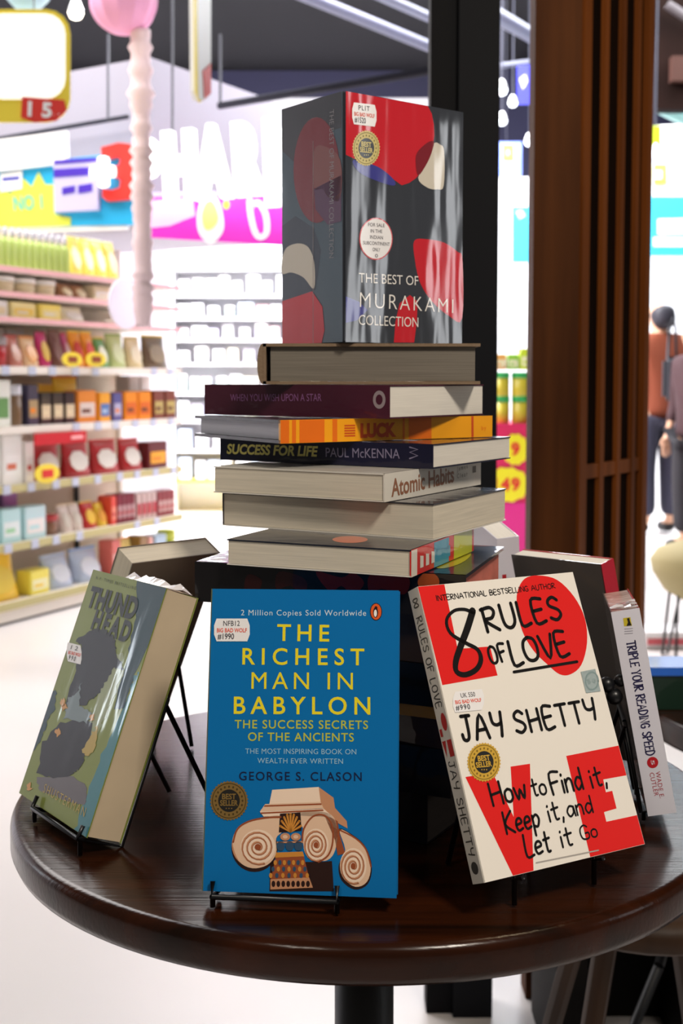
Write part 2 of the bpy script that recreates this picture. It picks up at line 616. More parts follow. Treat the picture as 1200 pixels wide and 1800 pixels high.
def rrect(u0, v0, u1, v1, r):
    out = []
    for cx, cy, a0 in ((u1 - r, v0 + r, -90), (u1 - r, v1 - r, 0), (u0 + r, v1 - r, 90), (u0 + r, v0 + r, 180)):
        for k in range(5):
            t = math.radians(a0 + 22.5 * k)
            out.append((cx + r * math.cos(t), cy + r * math.sin(t)))
    return out


def face_of(mx):
    return Face(mx, (0, 0, 0), (1, 0, 0), (0, 0, 1), (0, -1, 0))


# rounded hanging price sign, top left
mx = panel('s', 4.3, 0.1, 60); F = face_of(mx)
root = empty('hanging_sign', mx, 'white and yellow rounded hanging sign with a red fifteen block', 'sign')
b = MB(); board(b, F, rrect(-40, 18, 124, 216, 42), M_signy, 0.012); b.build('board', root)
b = MB(); board(b, F, rrect(-30, 26, 116, 176, 36), mat('sign_lit_look_white', (255, 252, 240), 0.5, emit=0.7), 0.004, 0.012); b.build('face_panel', root)  # glow stands in for strong shop light on an unlit panel
b = MB(); board(b, F, [(40, 172), (114, 178), (118, 196), (100, 214), (62, 217), (38, 208)], M_signr, 0.004, 0.013); a = Art(b, F); a.text('15', (50, 205), (92, 208), 24, M_signw, lay=240, bold=0.04); a.text('.-', (94, 204), (106, 206), 9, M_signw, lay=240); b.build('price_block', root)
b = MB(); b.tube([F.P(F.px(60, 18), 0.006), F.P(F.px(60, -700), 0.006)], 0.002, M_dark); b.build('cord', root)
# sign seen nearly edge-on
mx = panel('s', 4.6, 1.32, 345); F = face_of(mx)
root = empty('hanging_sign', mx, 'narrow hanging sign seen edge-on with yellow rim and red patch', 'sign')
b = MB(); board(b, F, [(332, -40), (362, -40), (362, 165), (352, 176), (340, 178), (334, 160)], M_signw, 0.02); b.build('board', root)
b = MB(); board(b, F, [(347, 125), (361, 112), (361, 165), (350, 174)], M_signr, 0.003, 0.02); b.build('price_block', root)
b = MB(); board(b, F, [(331, -40), (336, -40), (338, 175), (346, 178), (340, 181), (333, 162)], M_signy, 0.004, 0.02); b.build('rim', root)
b = MB(); b.tube([F.P(F.px(347, -30), 0.01), F.P(F.px(347, -600), 0.01)], 0.002, M_dark); b.build('cord', root)

# pink paper lantern with a long pale pink ruffled streamer
M_pink = mat('pink_paper', (250, 176, 220), 0.6)
M_pink2 = mat('pale_pink_paper', (252, 226, 232), 0.7)
lc = at(217, 2, 4.8)
root = empty('paper_lantern', lc, 'pink paper lantern with long pale pink ruffled streamer', 'lantern')
b = MB(); R = 0.128
prof = [(0.001, -R)] + [(R * math.cos(t), R * math.sin(t)) for t in [(-80 + 10 * k) * math.pi / 180 for k in range(17)]] + [(0.001, R)]
vs, fs, nn = [], [], 48
for r, z in prof:
    for i in range(nn):
        t = 2 * math.pi * i / nn
        rr = r * (1 + 0.035 * (i % 4 == 0) - 0.02 * (i % 4 == 2))
        vs.append((rr * math.cos(t), rr * math.sin(t), z))
for j in range(len(prof) - 1):
    for i in range(nn):
        fs.append((j * nn + i, j * nn + (i + 1) % nn, (j + 1) * nn + (i + 1) % nn, (j + 1) * nn + i))
b.add(vs, fs, M_pink); b.build('shade', root)
b = MB()
k = 0
prof = []
zend = at(247, 582, 4.8).z - lc.z
z = -0.11
while z > zend:
    prof.append((0.030 + 0.010 * random.random() + 0.006 * (k < 14) + random.choice((0.0, 0.006, 0.012)) * (k % 2), z))
    z -= 0.022
    k += 1
b.lathe(list(reversed(prof)), M_pink2, 16, (at(249, 300, 4.8).x - lc.x, 0)); b.build('streamer', root)
b = MB(); b.tube([(0, 0, R), (0, 0, 2.2)], 0.002, M_dark); b.build('cord', root)
# pale cyan balloon
bc = at(48, -26, 4.9)
b = MB(); b.lathe([(0.001, -0.1), (0.05, -0.09), (0.085, -0.05), (0.1, 0), (0.085, 0.06), (0.05, 0.09), (0.001, 0.1)], mat('pale_cyan', (190, 236, 246), 0.4), 24)
o = b.build('paper_lantern'); o.location = bc; tag(o, 'pale cyan round lantern above the white and yellow hanging sign', 'lantern')
# bare ceiling spot
M_lampw = mat('lamp_glow', (255, 244, 222), 0.5, emit=7)
M_lampc = mat('lamp_cool_glow', (240, 246, 255), 0.5, emit=5)
lampdefs = [(133, 22, 8.5, 0.05, M_lampw, 'warm round ceiling spotlight between hanging sign and pink lantern'), (881, 158, 8.5, 0.04, M_lampc, 'round ceiling spotlight, topmost in the gap beside the dark post'), (901, 181, 9.2, 0.032, M_lampc, 'tilted ceiling spotlight just under the topmost one in the gap'), (882, 212, 9.0, 0.036, M_lampc, 'ceiling spotlight third from the top in the gap beside the post'), (930, 249, 9.4, 0.036, M_lampc, 'lowest ceiling spotlight in the gap, touching the wooden column'), (1151, 268, 9.0, 0.04, M_lampc, 'white ceiling spotlight right of the wooden column')]
for u, v, y, r, m, lb in lampdefs:
    c = at(u, v, y)
    root = empty('ceiling_spotlight', c, lb, 'lamp', None)
    b = MB(); b.lathe([(0.001, -r), (r * 0.7, -r * 0.75), (r, -r * 0.1), (r * 0.9, r * 0.3)], m, 20); b.build('bulb', root)
    b = MB(); b.lathe([(r * 0.95, r * 0.2), (r * 1.0, r * 0.4), (r * 0.5, r * 1.6), (r * 0.2, r * 1.8)], M_signw, 20); b.build('housing', root)
    b = MB(); b.tube([(0, 0, r * 1.6), (0, 0, 4.6 - c.z)], 0.006, M_dark); b.build('stem', root)

# header board with number one, plus and three
mx = panel('h', 6.25, -0.12, 110); F = face_of(mx)
root = empty('header_sign', mx, 'blue header board with number one burst, purple box and white plus before red three', 'sign')
b = MB(); board(b, F, [(-60, 300), (238, 268), (238, 396), (-60, 402)], M_cyan, 0.03); b.build('back_panel', root)
b = MB(); board(b, F, [(-60, 258), (124, 234), (126, 280), (108, 292), (-60, 312)], M_signw, 0.03, 0.03); b.build('light_strip', root)
b = MB(); board(b, F, [(-60, 344), (8, 330), (22, 342), (46, 316), (60, 330), (72, 304), (84, 326), (100, 326), (100, 378), (128, 384), (128, 398), (-60, 404)], M_lime, 0.006, 0.03); a = Art(b, F); a.text('NO 1', (30, 372), (80, 368), 24, M_teal, lay=500, bold=0.01); b.build('yellow_burst', root)
b = MB(); board(b, F, [(6, 308), (44, 302), (44, 334), (6, 340)], M_signw, 0.006, 0.036); board(b, F, [(10, 315), (40, 312), (40, 318), (10, 321)], M_pblue, 0.002, 0.042); b.build('white_label', root)
b = MB(); board(b, F, [(102, 286), (180, 280), (180, 372), (104, 376)], M_lav, 0.04, 0.03)
for (x0, y0, x1, y1) in ((103, 302, 164, 316), (118, 334, 140, 346), (146, 330, 170, 344)):
    board(b, F, [(x0, y0), (x1, y0 - 4), (x1, y1 - 4), (x0, y1)], M_purple, 0.004, 0.07)
board(b, F, [(104, 286), (178, 281), (178, 288), (104, 293)], M_purple, 0.004, 0.07); b.build('purple_box', root)
b = MB()
three = [(176, 264), (206, 256), (226, 258), (234, 270), (234, 300), (230, 312), (235, 324), (233, 346), (222, 354), (186, 357), (178, 350), (178, 336), (196, 338), (208, 334), (210, 322), (204, 316), (192, 314), (192, 298), (206, 296), (210, 286), (204, 280), (178, 286)]
three = [(x + 10, y) for x, y in three]
board(b, F, three, M_signr, 0.05, 0.03); b.build('letter_three', root)
b = MB(); board(b, F, [(x + 9, y) for x, y in ((176, 284), (192, 283), (193, 298), (203, 298), (203, 316), (193, 317), (192, 332), (177, 334), (176, 318), (163, 318), (163, 302), (176, 300))], M_glow, 0.03, 0.085, True); b.build('plus_mark', root)
b = MB(); board(b, F, [(-30, 402), (226, 396), (226, 404), (-30, 412)], M_signw, 0.02, 0.0); b.build('bottom_strip', root)

# glowing letters
mx = panel('h', 5.9, -0.28, 360); F = face_of(mx)
root = empty('shop_sign', mx, 'white glowing channel letters of the shop sign above the magenta board', 'sign')


def channel(s, p0, p1, h, m, t=0.05, bold=0.07, name='letter'):
    b = MB()
    f2 = MB()
    a = Art(f2, F)
    a.text(s, p0, p1, h, m, lay=0, bold=bold)
    k = len(f2.v)
    vs = [Vector(p) for p in f2.v]
    edges = {}
    for f in f2.f:
        for i in range(len(f)):
            e = (f[i], f[(i + 1) % len(f)])
            edges[tuple(sorted(e))] = edges.get(tuple(sorted(e)), 0) + 1
    allv = [p + F.n * t for p in vs] + vs
    fs = list(f2.f) + [[k + i for i in f] for f in f2.f] + [(e[0], e[1], k + e[1], k + e[0]) for e, c in edges.items() if c == 1]
    b.add(allv, fs, m)
    return b.build(name, root)


for s, u0, u1, v, h in (('P', 247, 290, 347, 92), ('H', 295, 350, 345, 101), ('A', 348, 412, 343, 108), ('R', 418, 468, 337, 108), ('M', 471, 545, 352, 128), ('A', 550, 620, 350, 134)):
    channel(s, (u0, v), (u1, v - 5), h, M_glow)
b = MB(); board(b, F, [(250, 338), (640, 331), (640, 338), (250, 345)], M_lav, 0.02, -0.03); b.build('support_bar', root)
b = MB(); b.tube([F.P(F.px(300, 350), -0.02), F.P(F.px(300, -300), -0.02)], 0.006, M_dark); b.build('hanger', root)

mx = panel('h', 6.15, -0.1, 380); F = face_of(mx)
root = empty('promo_board', mx, 'magenta board with white digit and yellow drop below the glowing letters', 'sign')
b = MB(); board(b, F, [(262, 345), (560, 330), (560, 436), (262, 418)], M_mag, 0.02); b.build('panel', root)
M_pkl = mat('sign_pale_pink', (250, 200, 240), 0.4)
b = MB(); board(b, F, [(264, 354), (340, 348), (345, 380), (300, 398), (264, 402)], M_pkl, 0.003, 0.02); b.build('pale_patch', root)
b = MB(); board(b, F, [(348, 382), (356, 352), (370, 344), (384, 350), (394, 384), (392, 410), (372, 430), (352, 412)], M_signw, 0.004, 0.02, True); board(b, F, [(356, 382), (362, 360), (372, 354), (380, 362), (386, 386), (376, 402), (362, 404)], mat('sign_pale_yellow', (248, 240, 130), 0.4), 0.003, 0.025, True); b.build('yellow_drop', root)
b = MB(); a = Art(b, F); a.stroke([(440, 352), (442, 380), (450, 410), (460, 418), (470, 408), (468, 378), (456, 358), (444, 362)], 10, M_signw, lay=300); a.stroke([(424, 344), (450, 342)], 7, M_signw, lay=300); b.build('white_digit', root)
for k, (u, v) in enumerate(((336, 350), (399, 361))):
    b = MB(); board(b, F, [(u + 6 * math.cos(t), v + 8 * math.sin(t)) for t in [i * math.pi / 5 for i in range(10)]], M_signy, 0.004, 0.02); b.build('yellow_dot', root)

# ------------------------------------------------------------------ left gondola
GA = ground(0, 1102)
GB = ground(320, 1018)
GD = (GB - GA); GLEN = GD.length; GD.normalize()
GI = Vector((-GD.y, GD.x, 0))
GMX = frame(GA, GD, GI, Vector((0, 0, 1)))
GF = Face(GMX, (0, 0, 0), (1, 0, 0), (0, 0, 1), (0, -1, 0))
GROT = math.atan2(GD.y, GD.x)
M_shelf = mat('cream_shelf_metal', (238, 230, 218), 0.5)
M_shelfr = mat('shelf_edge_pink', (236, 182, 184), 0.5)
M_shelfo = mat('shelf_edge_olive', (196, 186, 130), 0.5)
M_back = mat('cream_back_panel', (240, 226, 206), 0.6)
M_tag = mat('price_tag_grey', (196, 202, 220), 0.5)
M_gap = mat('shadow_gap_black', (30, 26, 22), 0.7)
root = empty('gondola_shelf', GMX, 'long cream shop shelving unit full of groceries seen at an angle', 'shelving')
SH = [0.10, 0.37, 0.64, 0.91, 1.185, 1.41, 1.525, 1.64]
b = MB(); b.box((-1.2, 0.42, 0), (GLEN, 0.46, 1.86), M_back); b.build('back_panel', root)
for x in (-1.2, GLEN - 0.03):
    b = MB(); b.box((x, 0.40, 0), (x + 0.03, 0.44, 1.86), M_shelf); b.build('upright', root)
for xx in (GLEN - 0.42,):
    b = MB(); b.box((xx, 0.405, 0.1), (xx + 0.025, 0.42, 1.2), M_gap); b.build('slot_strip', root)
b = MB(); b.box((-1.2, 0.0, 0.012), (GLEN, 0.42, 0.075), M_shelf); b.build('base_deck', root)
b = MB(); b.box((-1.2, 0.008, 0.0), (GLEN, 0.41, 0.013), M_gap); b.build('toe_gap', root)
for i, z in enumerate(SH):
    b = MB(); b.box((-1.2, 0.0, z - 0.02), (GLEN, 0.42, z), M_shelf)
    b.box((-1.2, -0.008, z - (0.034 if i < 5 else 0.022)), (GLEN, 0.0, z + 0.002), M_shelfr if i >= 5 else (M_shelfo if i in (1, 2, 0) else M_shelf)); sh = b.build('shelf', root)
    if i in (1, 2, 3, 4):
        for k in range(9):
            if random.random() < 0.75:
                s = 0.02 + k * 0.165 + random.uniform(0, 0.03)
                b = MB(); b.box((s, -0.012, z - 0.038), (s + 0.05, -0.008, z + 0.004), M_tag); b.build('price_tag', sh)


def gs(u, v):
    p = GF.px(u, v)
    return p.x, p.y


_pm = {}


def pc(rgb, rough=0.4):
    return mat('pack_%02x%02x%02x' % rgb, rgb, rough, coat=0.25)


def product(kind, w, h, d, c1, c2, c3=None):
    """returns (body builder, [(part name, builder)]) standing on z=0, front at y=0, x centred"""
    m1, m2 = pc(c1), pc(c2)
    m3 = pc(c3) if c3 else m2
    b = MB(); parts = []
    if kind == 'box':
        b.bbox((-w / 2, 0, 0), (w / 2, d, h), m1, 0.004)
        p = MB(); p.bbox((-w * 0.4, -0.002, h * 0.18), (w * 0.4, 0.001, h * 0.62), m2, 0.001); p.box((-w * 0.3, -0.003, h * 0.3), (w * 0.15, -0.0005, h * 0.42), m3)
        parts.append(('label', p))
    elif kind == 'pouch':
        n, vs, fs = 9, [], []
        for j in range(7):
            t = j / 6
            z = h * t
            dep = d * (0.9 - 0.82 * t ** 1.6)
            ww = w * (0.94 + 0.06 * math.cos(t * 6.28))
            for i in range(12):
                a = 2 * math.pi * i / 12
                x = ww / 2 * math.copysign(abs(math.cos(a)) ** 0.45, math.cos(a))
                y = dep / 2 * math.copysign(abs(math.sin(a)) ** 0.7, math.sin(a)) + d * 0.5 * (1 + 0.25 * t)
                vs.append((x, y, z))
        for j in range(6):
            for i in range(12):
                fs.append((j * 12 + i, j * 12 + (i + 1) % 12, (j + 1) * 12 + (i + 1) % 12, (j + 1) * 12 + i))
        fs += [tuple(reversed(range(12))), tuple(72 + i for i in range(12))]
        b.add(vs, fs, m1, True)
        p = MB(); q = []
        for i in range(8):
            a = math.pi / 8 + i * math.pi / 4
            x, z = w * 0.36 * math.cos(a), h * 0.45 + h * 0.3 * math.sin(a)
            t = z / h
            q.append((x, d * 0.5 * (1 + 0.25 * t) - d * (0.9 - 0.82 * t ** 1.6) / 2 - 0.004, z))
        p.add(q + [(x, y + 0.01, z) for x, y, z in q], [tuple(range(8))] + [(i, (i + 1) % 8, 8 + (i + 1) % 8, 8 + i) for i in range(8)], m2)
        parts.append(('label', p))
        p = MB(); p.box((-w * 0.5, d * 0.58, h * 0.985), (w * 0.5, d * 0.66, h * 1.03), m3); parts.append(('seal', p))
    elif kind == 'bottle':
        r = w / 2
        b.lathe([(r * 0.92, 0), (r, h * 0.03), (r, h * 0.6), (r * 0.8, h * 0.7), (r * 0.4, h * 0.76), (r * 0.4, h * 0.8)], m1, 14, (0, r))
        p = MB(); p.lathe([(r * 0.5, h * 0.78), (r * 0.5, h * 0.97), (r * 0.3, h)], m2, 12, (0, r)); parts.append(('cap', p))
    elif kind == 'tub':
        r = w / 2
        b.lathe([(r * 0.88, 0), (r * 0.95, h * 0.7)], m1, 18, (0, r))
        p = MB(); p.lathe([(r, h * 0.7), (r, h * 0.96), (r * 0.94, h)], m2, 18, (0, r)); parts.append(('lid', p))
    elif kind == 'can':
        r = w / 2
        b.lathe([(r * 0.94, 0), (r, h * 0.03), (r, h * 0.75)], m1, 18, (0, r))
        p = MB(); p.lathe([(r * 1.02, h * 0.75), (r * 1.02, h * 0.97), (r * 0.95, h)], m2, 18, (0, r)); parts.append(('lid', p))
    return b, parts


PN = {'box': 'product_box', 'pouch': 'product_pouch', 'bottle': 'product_bottle', 'tub': 'product_tub', 'can': 'product_can'}


def put(kind, u0, u1, vt, zi, c1, c2, c3, label, group=None, d=0.09, y=0.03, zoff=0.0, n=1, cat=None):
    z = SH[zi] + 0.001 + zoff
    um = (u0 + u1) / 2
    h = gs(um, vt)[1] - z
    if zi + 1 < len(SH):
        h = min(h, SH[zi + 1] - SH[zi] - 0.04 - zoff)
    if kind == 'pouch':
        h /= 1.04
    vmid = vt + 20
    s0, s1 = gs(u0, vmid)[0], gs(u1, vmid)[0]
    step = (s1 - s0) / n
    w = step * 0.9
    d = d if kind in ('box', 'pouch') else w
    proto = None
    for k in range(n):
        s = s0 + step * (k + 0.5)
        loc = GMX @ Vector((s, y, z))
        rot = GROT + random.uniform(-0.02, 0.02)
        if proto is None:
            b, parts = product(kind, w, h, d, c1, c2, c3)
            o = b.build(PN[kind])
            for nm, p in parts:
                p.build(nm, o)
            proto = o
        else:
            o = proto.copy(); C.objects.link(o)
            for ch in list(proto.children):
                c = ch.copy(); C.objects.link(c); c.parent = o
        o.location = loc
        o.rotation_euler = (0, 0, rot)
        tag(o, label, cat or {'box': 'box', 'pouch': 'pouch', 'bottle': 'bottle', 'tub': 'tub', 'can': 'can'}[kind], group)


W_, Y_, R_, O_, BR, GR, CR = (246, 244, 240), (250, 214, 60), (196, 36, 40), (240, 140, 30), (104, 60, 40), (120, 160, 60), (240, 224, 186)
PB, CY, PU, DK = (186, 206, 232), (196, 236, 238), (140, 96, 160), (48, 38, 36)
# top shelf
put('bottle', -34, 134, 402, 7, (184, 204, 112), (206, 206, 216), None, 'slim green bottle with grey cap in the row on the top grocery shelf', 'green bottles on the top shelf', n=14)
put('pouch', 137, 222, 416, 7, (246, 232, 110), (250, 240, 190), W_, 'bright yellow pouch beside the green bottles on the top grocery shelf', 'yellow pouches on the top shelf', n=4)
# second
put('tub', -30, 118, 468, 6, CR, W_, None, 'cream tub with white lid under the row of green bottles', 'cream tubs under the green bottles', n=4)
put('pouch', 120, 168, 472, 6, (176, 126, 90), CR, BR, 'brown pouch right of the cream tubs', 'brown pouches beside the cream tubs', n=2)
put('box', 170, 216, 464, 6, (226, 212, 176), W_, CR, 'beige carton at the end of the cream tub shelf', None)
# third
put('box', -28, 26, 524, 5, W_, CR, CR, 'white carton at the frame edge below the cream tubs')
put('box', 27, 74, 512, 5, (248, 236, 170), (250, 220, 110), W_, 'pale yellow carton with deeper yellow label, third shelf from top')
put('box', 77, 118, 512, 5, (250, 232, 120), (250, 238, 170), W_, 'stronger yellow carton right of the pale yellow carton')
put('pouch', 121, 166, 524, 5, (246, 240, 214), W_, CR, 'pale cream pouch leaning by the oval shelf sign', None, n=1)
# pouches shelf (front row) and white boxes behind
put('box', 12, 118, 546, 4, W_, (250, 246, 226), CR, 'white carton standing behind the snack pouches', 'white cartons behind the snack pouches', d=0.06, y=0.26, n=3)
put('tub', -25, 30, 590, 4, (188, 40, 44), (150, 140, 140), None, 'red tin with grey lid at the left edge of the pouch shelf', 'red tins on the pouch shelf', n=2)
put('pouch', 31, 54, 588, 4, (206, 130, 116), (226, 180, 160), R_, 'salmon pouch between red tins and orange pouch')
put('pouch', 56, 84, 590, 4, (244, 206, 160), (240, 170, 90), O_, 'peach pouch with orange label on the snack shelf')
put('pouch', 85, 104, 580, 4, (206, 50, 120), (232, 190, 70), BR, 'magenta pouch with gold label on the snack shelf')
put('pouch', 106, 128, 578, 4, (124, 84, 76), (150, 110, 104), BR, 'dull brown pouch on the snack shelf')
put('pouch', 129, 140, 584, 4, (204, 84, 136), (230, 190, 200), R_, 'narrow pink pouch left of the orange pouches')
put('pouch', 141, 184, 580, 4, (246, 160, 30), (226, 60, 40), Y_, 'orange pouch with red label on the snack shelf', 'orange pouches on the snack shelf', n=2)
put('pouch', 185, 205, 592, 4, (96, 160, 84), (244, 246, 220), Y_, 'green pouch with white label on the snack shelf')
put('pouch', 206, 236, 586, 4, (196, 208, 140), (214, 220, 170), GR, 'pale green pouch on the snack shelf')
put('pouch', 238, 266, 590, 4, (226, 208, 160), (236, 224, 190), CR, 'beige pouch on the snack shelf')
put('pouch', 268, 310, 580, 4, (110, 92, 70), (150, 134, 106), Y_, 'olive brown pouch at the right end of the snack shelf')
# shelf with orange topped boxes
put('box', -20, 30, 668, 3, (244, 246, 238), (110, 160, 96), (110, 160, 96), 'white carton with green label at left of the orange box shelf')
put('can', 32, 54, 676, 3, (126, 96, 66), (206, 206, 214), None, 'brown jar with grey lid beside the green labelled carton')
put('box', 56, 78, 676, 3, (66, 62, 84), (176, 150, 110), O_, 'dark slim carton beside the brown jar')
put('box', 79, 142, 690, 3, DK, (226, 206, 170), CR, 'black carton with cream label under orange packs', 'black and cream cartons', n=3)
put('box', 72, 140, 676, 3, (250, 186, 36), (250, 210, 80), O_, 'orange pack standing behind the black and cream cartons', 'orange packs behind the black cartons', y=0.16, n=2)
put('pouch', 143, 190, 658, 3, (252, 210, 50), (250, 230, 120), O_, 'tall yellow pouch behind the orange cartons', None, y=0.14)
put('box', 143, 180, 686, 3, (232, 140, 44), (226, 210, 200), BR, 'orange carton with pale label beside the black cartons')
put('box', 182, 204, 690, 3, (250, 176, 50), (90, 130, 190), (180, 206, 230), 'orange carton with blue label on the shelf of orange boxes')
put('box', 206, 224, 690, 3, (92, 92, 150), (180, 180, 210), O_, 'indigo carton on the shelf of orange boxes')
put('box', 226, 275, 688, 3, (244, 150, 34), (226, 110, 30), BR, 'amber carton near the right end of the orange box shelf', 'amber cartons', n=2)
put('box', 277, 318, 686, 3, (128, 66, 50), (190, 170, 100), BR, 'brown carton with olive label at the shelf end', 'brown cartons at the shelf end', n=2)
put('box', 279, 318, 660, 3, (246, 240, 236), (240, 240, 200), CR, 'white carton standing behind the brown cartons at the shelf end', 'white cartons behind the brown cartons', y=0.2, n=2)
# red pouch shelf
put('box', -30, 50, 760, 2, W_, (250, 248, 244), (220, 120, 90), 'large white carton with small red marks left of the red pouches', 'large white cartons beside the red pouches', n=2)
put('box', 52, 70, 776, 2, (246, 240, 236), (236, 226, 226), R_, 'narrow white carton just left of the first red pouch')
for k, (u0, u1, nm) in enumerate(((72, 126, 'first'), (128, 176, 'second'), (177, 226, 'third'), (227, 266, 'fourth'))):
    put('pouch', u0, u1, 776 - 2 * k, 2, (186, 44, 48), (238, 232, 222), (206, 60, 60), 'red pouch with cream eight-sided label, %s from the left' % nm, 'red pouches with cream labels')
put('box', 267, 304, 776, 2, (104, 36, 40), (246, 176, 40), O_, 'maroon carton with orange label right of the red pouches', None)
# second lowest
put('box', -30, 48, 898, 1, CY, (236, 248, 248), (160, 220, 170), 'pale cyan carton on the second lowest shelf', 'pale cyan cartons', n=2)
put('box', 50, 92, 890, 1, (202, 236, 240), W_, CY, 'pale aqua carton right of the cyan cartons')
put('box', 54, 84, 858, 1, (150, 104, 168), (186, 150, 196), PU, 'purple carton standing behind the pale aqua carton', None, y=0.18)
put('box', 12, 36, 862, 1, (184, 232, 130), W_, GR, 'light green carton standing behind the cyan cartons', None, y=0.18)
put('tub', 93, 120, 906, 1, (140, 96, 70), (180, 40, 40), None, 'brown jar with red lid beside the aqua carton', None)
put('pouch', 122, 160, 886, 1, (238, 222, 214), (220, 210, 196), CR, 'pale beige pouch left of the red and yellow packs', 'pale beige pouches', n=2)
put('pouch', 162, 184, 882, 1, (206, 44, 44), (246, 200, 70), Y_, 'red pack with yellow label on the second lowest shelf')
put('pouch', 185, 202, 882, 1, (250, 212, 60), (240, 170, 60), R_, 'yellow pack beside the red pack on the second lowest shelf')
put('box', 203, 214, 872, 1, (232, 84, 60), (240, 150, 120), R_, 'coral slim carton left of the dark red cartons')
put('box', 215, 246, 868, 1, (132, 34, 48), (200, 160, 160), R_, 'dark red slim carton on the second lowest shelf', 'dark red slim cartons', n=4)
put('box', 248, 284, 866, 1, (214, 190, 184), (190, 60, 70), R_, 'pale pink slim carton between the dark red cartons', 'pale pink slim cartons', n=4)
put('box', 286, 316, 862, 1, (156, 62, 66), (214, 176, 170), R_, 'brick red slim carton at the shelf end', 'brick red slim cartons', n=4)
# base
put('pouch', -26, 58, 972, 0, (250, 206, 40), (250, 220, 90), O_, 'big bright yellow bag on the lowest shelf', None, d=0.16)
put('box', 60, 98, 1002, 0, (248, 234, 90), (250, 246, 190), Y_, 'lemon yellow carton beside the big yellow bag')
put('pouch', 100, 148, 976, 0, (200, 214, 238), (228, 234, 244), PB, 'blue and white bag left of its twin on the lowest shelf', 'blue and white bags', d=0.14)
put('pouch', 150, 200, 964, 0, (200, 214, 238), (228, 234, 244), (120, 170, 220), 'blue and white bag nearer the shelf end on the lowest shelf', 'blue and white bags', d=0.14)
put('box', 204, 222, 950, 0, (220, 110, 96), (240, 180, 170), R_, 'coral red carton on the lowest shelf')
put('pouch', 224, 252, 946, 0, (246, 226, 140), (240, 190, 120), O_, 'yellow bag right of the coral carton on the lowest shelf')
put('box', 254, 268, 942, 0, (150, 116, 56), (180, 150, 90), Y_, 'golden brown carton on the lowest shelf')
put('box', 270, 278, 944, 0, (238, 180, 166), W_, R_, 'slim peach carton on the lowest shelf')
put('box', 280, 302, 940, 0, (176, 206, 226), W_, PB, 'light blue carton on the lowest shelf')
put('tub', 303, 324, 932, 0, (176, 190, 30), (186, 196, 50), None, 'lime green tub at the end of the lowest shelf')


def shelf_badge(u, v, ru, rv, m, m2, label, name='shelf_sign', yoff=-0.03, t=0.006, stem=True, txt=None):
    p = GF.px(u, v)
    e = GF.px(u + ru, v) - p
    g = GF.px(u, v - rv) - p
    mx = GMX @ Matrix.Translation((p.x, yoff, p.y))
    root = empty(name, mx, label, 'sign')
    b = MB(); n = 28
    a, h = abs(e.x), abs(g.y)
    q = [(a * math.cos(2 * math.pi * i / n), h * math.sin(2 * math.pi * i / n)) for i in range(n)]
    b.add([(x, 0, z) for x, z in q] + [(x, t, z) for x, z in q], [tuple(range(n)), tuple(range(2 * n - 1, n - 1, -1))] + [(i, (i + 1) % n, n + (i + 1) % n, n + i) for i in range(n)], m); b.build('disc', root)
    if m2:
        b = MB(); b.box((-a * 0.45, -0.003, -h * 0.4), (a * 0.45, -0.0005, h * 0.4), m2); b.build('centre_mark', root)
    b = MB(); b.box((-0.006, t, -h * 0.7), (0.006, -yoff + 0.01, -h * 0.7 + 0.01), M_shelf); b.build('clip', root)


M_oval = mat('oval_sign_lilac', (242, 236, 250), 0.5)
shelf_badge(187, 535, 29, 44, M_oval, None, 'pale lilac egg-shaped blank shelf sign standing out from the shelves', yoff=-0.12)
shelf_badge(119, 632, 17, 13, M_signy, mat('badge_rust', (150, 70, 36), 0.5), 'round yellow badge on the snack shelf edge, nearer the viewer')
shelf_badge(161, 632, 17, 13, M_signy, MATS['badge_rust'], 'round yellow badge on the snack shelf edge, nearer the shelf end')
shelf_badge(75, 832, 21, 17, M_signy, M_signr, 'yellow oval badge below the first red pouch')
# red banner over the red pouches
p = GF.px(56, 780); p2 = GF.px(146, 757)
b = MB(); b.box((p.x, -0.02, p.y - 0.01), (p2.x, -0.012, p2.y), mat('red_banner', (206, 30, 40), 0.4)); b.box((p2.x - 0.12, -0.024, p.y + 0.01), (p2.x - 0.03, -0.0195, p2.y - 0.02), mat('banner_pink', (250, 180, 180), 0.4)); b.box((p.x + .02, -0.012, p2.y - .01), (p.x + 0.03, -0.0085, p2.y), M_shelf)
o = b.build('banner', bpy.data.objects['gondola_shelf'], label='red banner strip clipped above the red pouches')

# ------------------------------------------------------------------ white shelving further back
YB = 10.2
xb0, xb1 = at(300, 700, YB).x, 0.75
root = empty('wall_shelf', Vector((xb0, YB, 0)), 'white wall shelving full of pale products behind the books', 'shelving')
W = xb1 - xb0
M_wsh = mat('white_shelf', (246, 246, 250), 0.5)
BS = [0.28, 0.53, 0.78, 1.01, 1.26, 1.46, 1.64, 1.83, 2.05]
b = MB(); b.box((0, 0.36, 0), (W, 0.4, 2.3), M_wsh); b.build('back_panel', root)
for x in (0, W - 0.03):
    b = MB(); b.box((x, 0, 0), (x + 0.03, 0.36, 2.3), M_wsh); b.build('side_panel', root)
ords = ['lowest', 'second', 'third', 'fourth', 'fifth', 'sixth', 'seventh', 'eighth', 'top']
for i, z in enumerate(BS):
    b = MB(); b.box((0.03, 0, z - 0.02), (W - 0.03, 0.36, z), M_wsh if i else M_signy); b.build('shelf', root)
pal = [('white', (248, 248, 250)), ('blush pink', (246, 206, 206)), ('ivory', (250, 244, 214)), ('pale lilac', (226, 220, 246)), ('pale mint', (206, 238, 226)), ('ice blue', (214, 230, 248))]
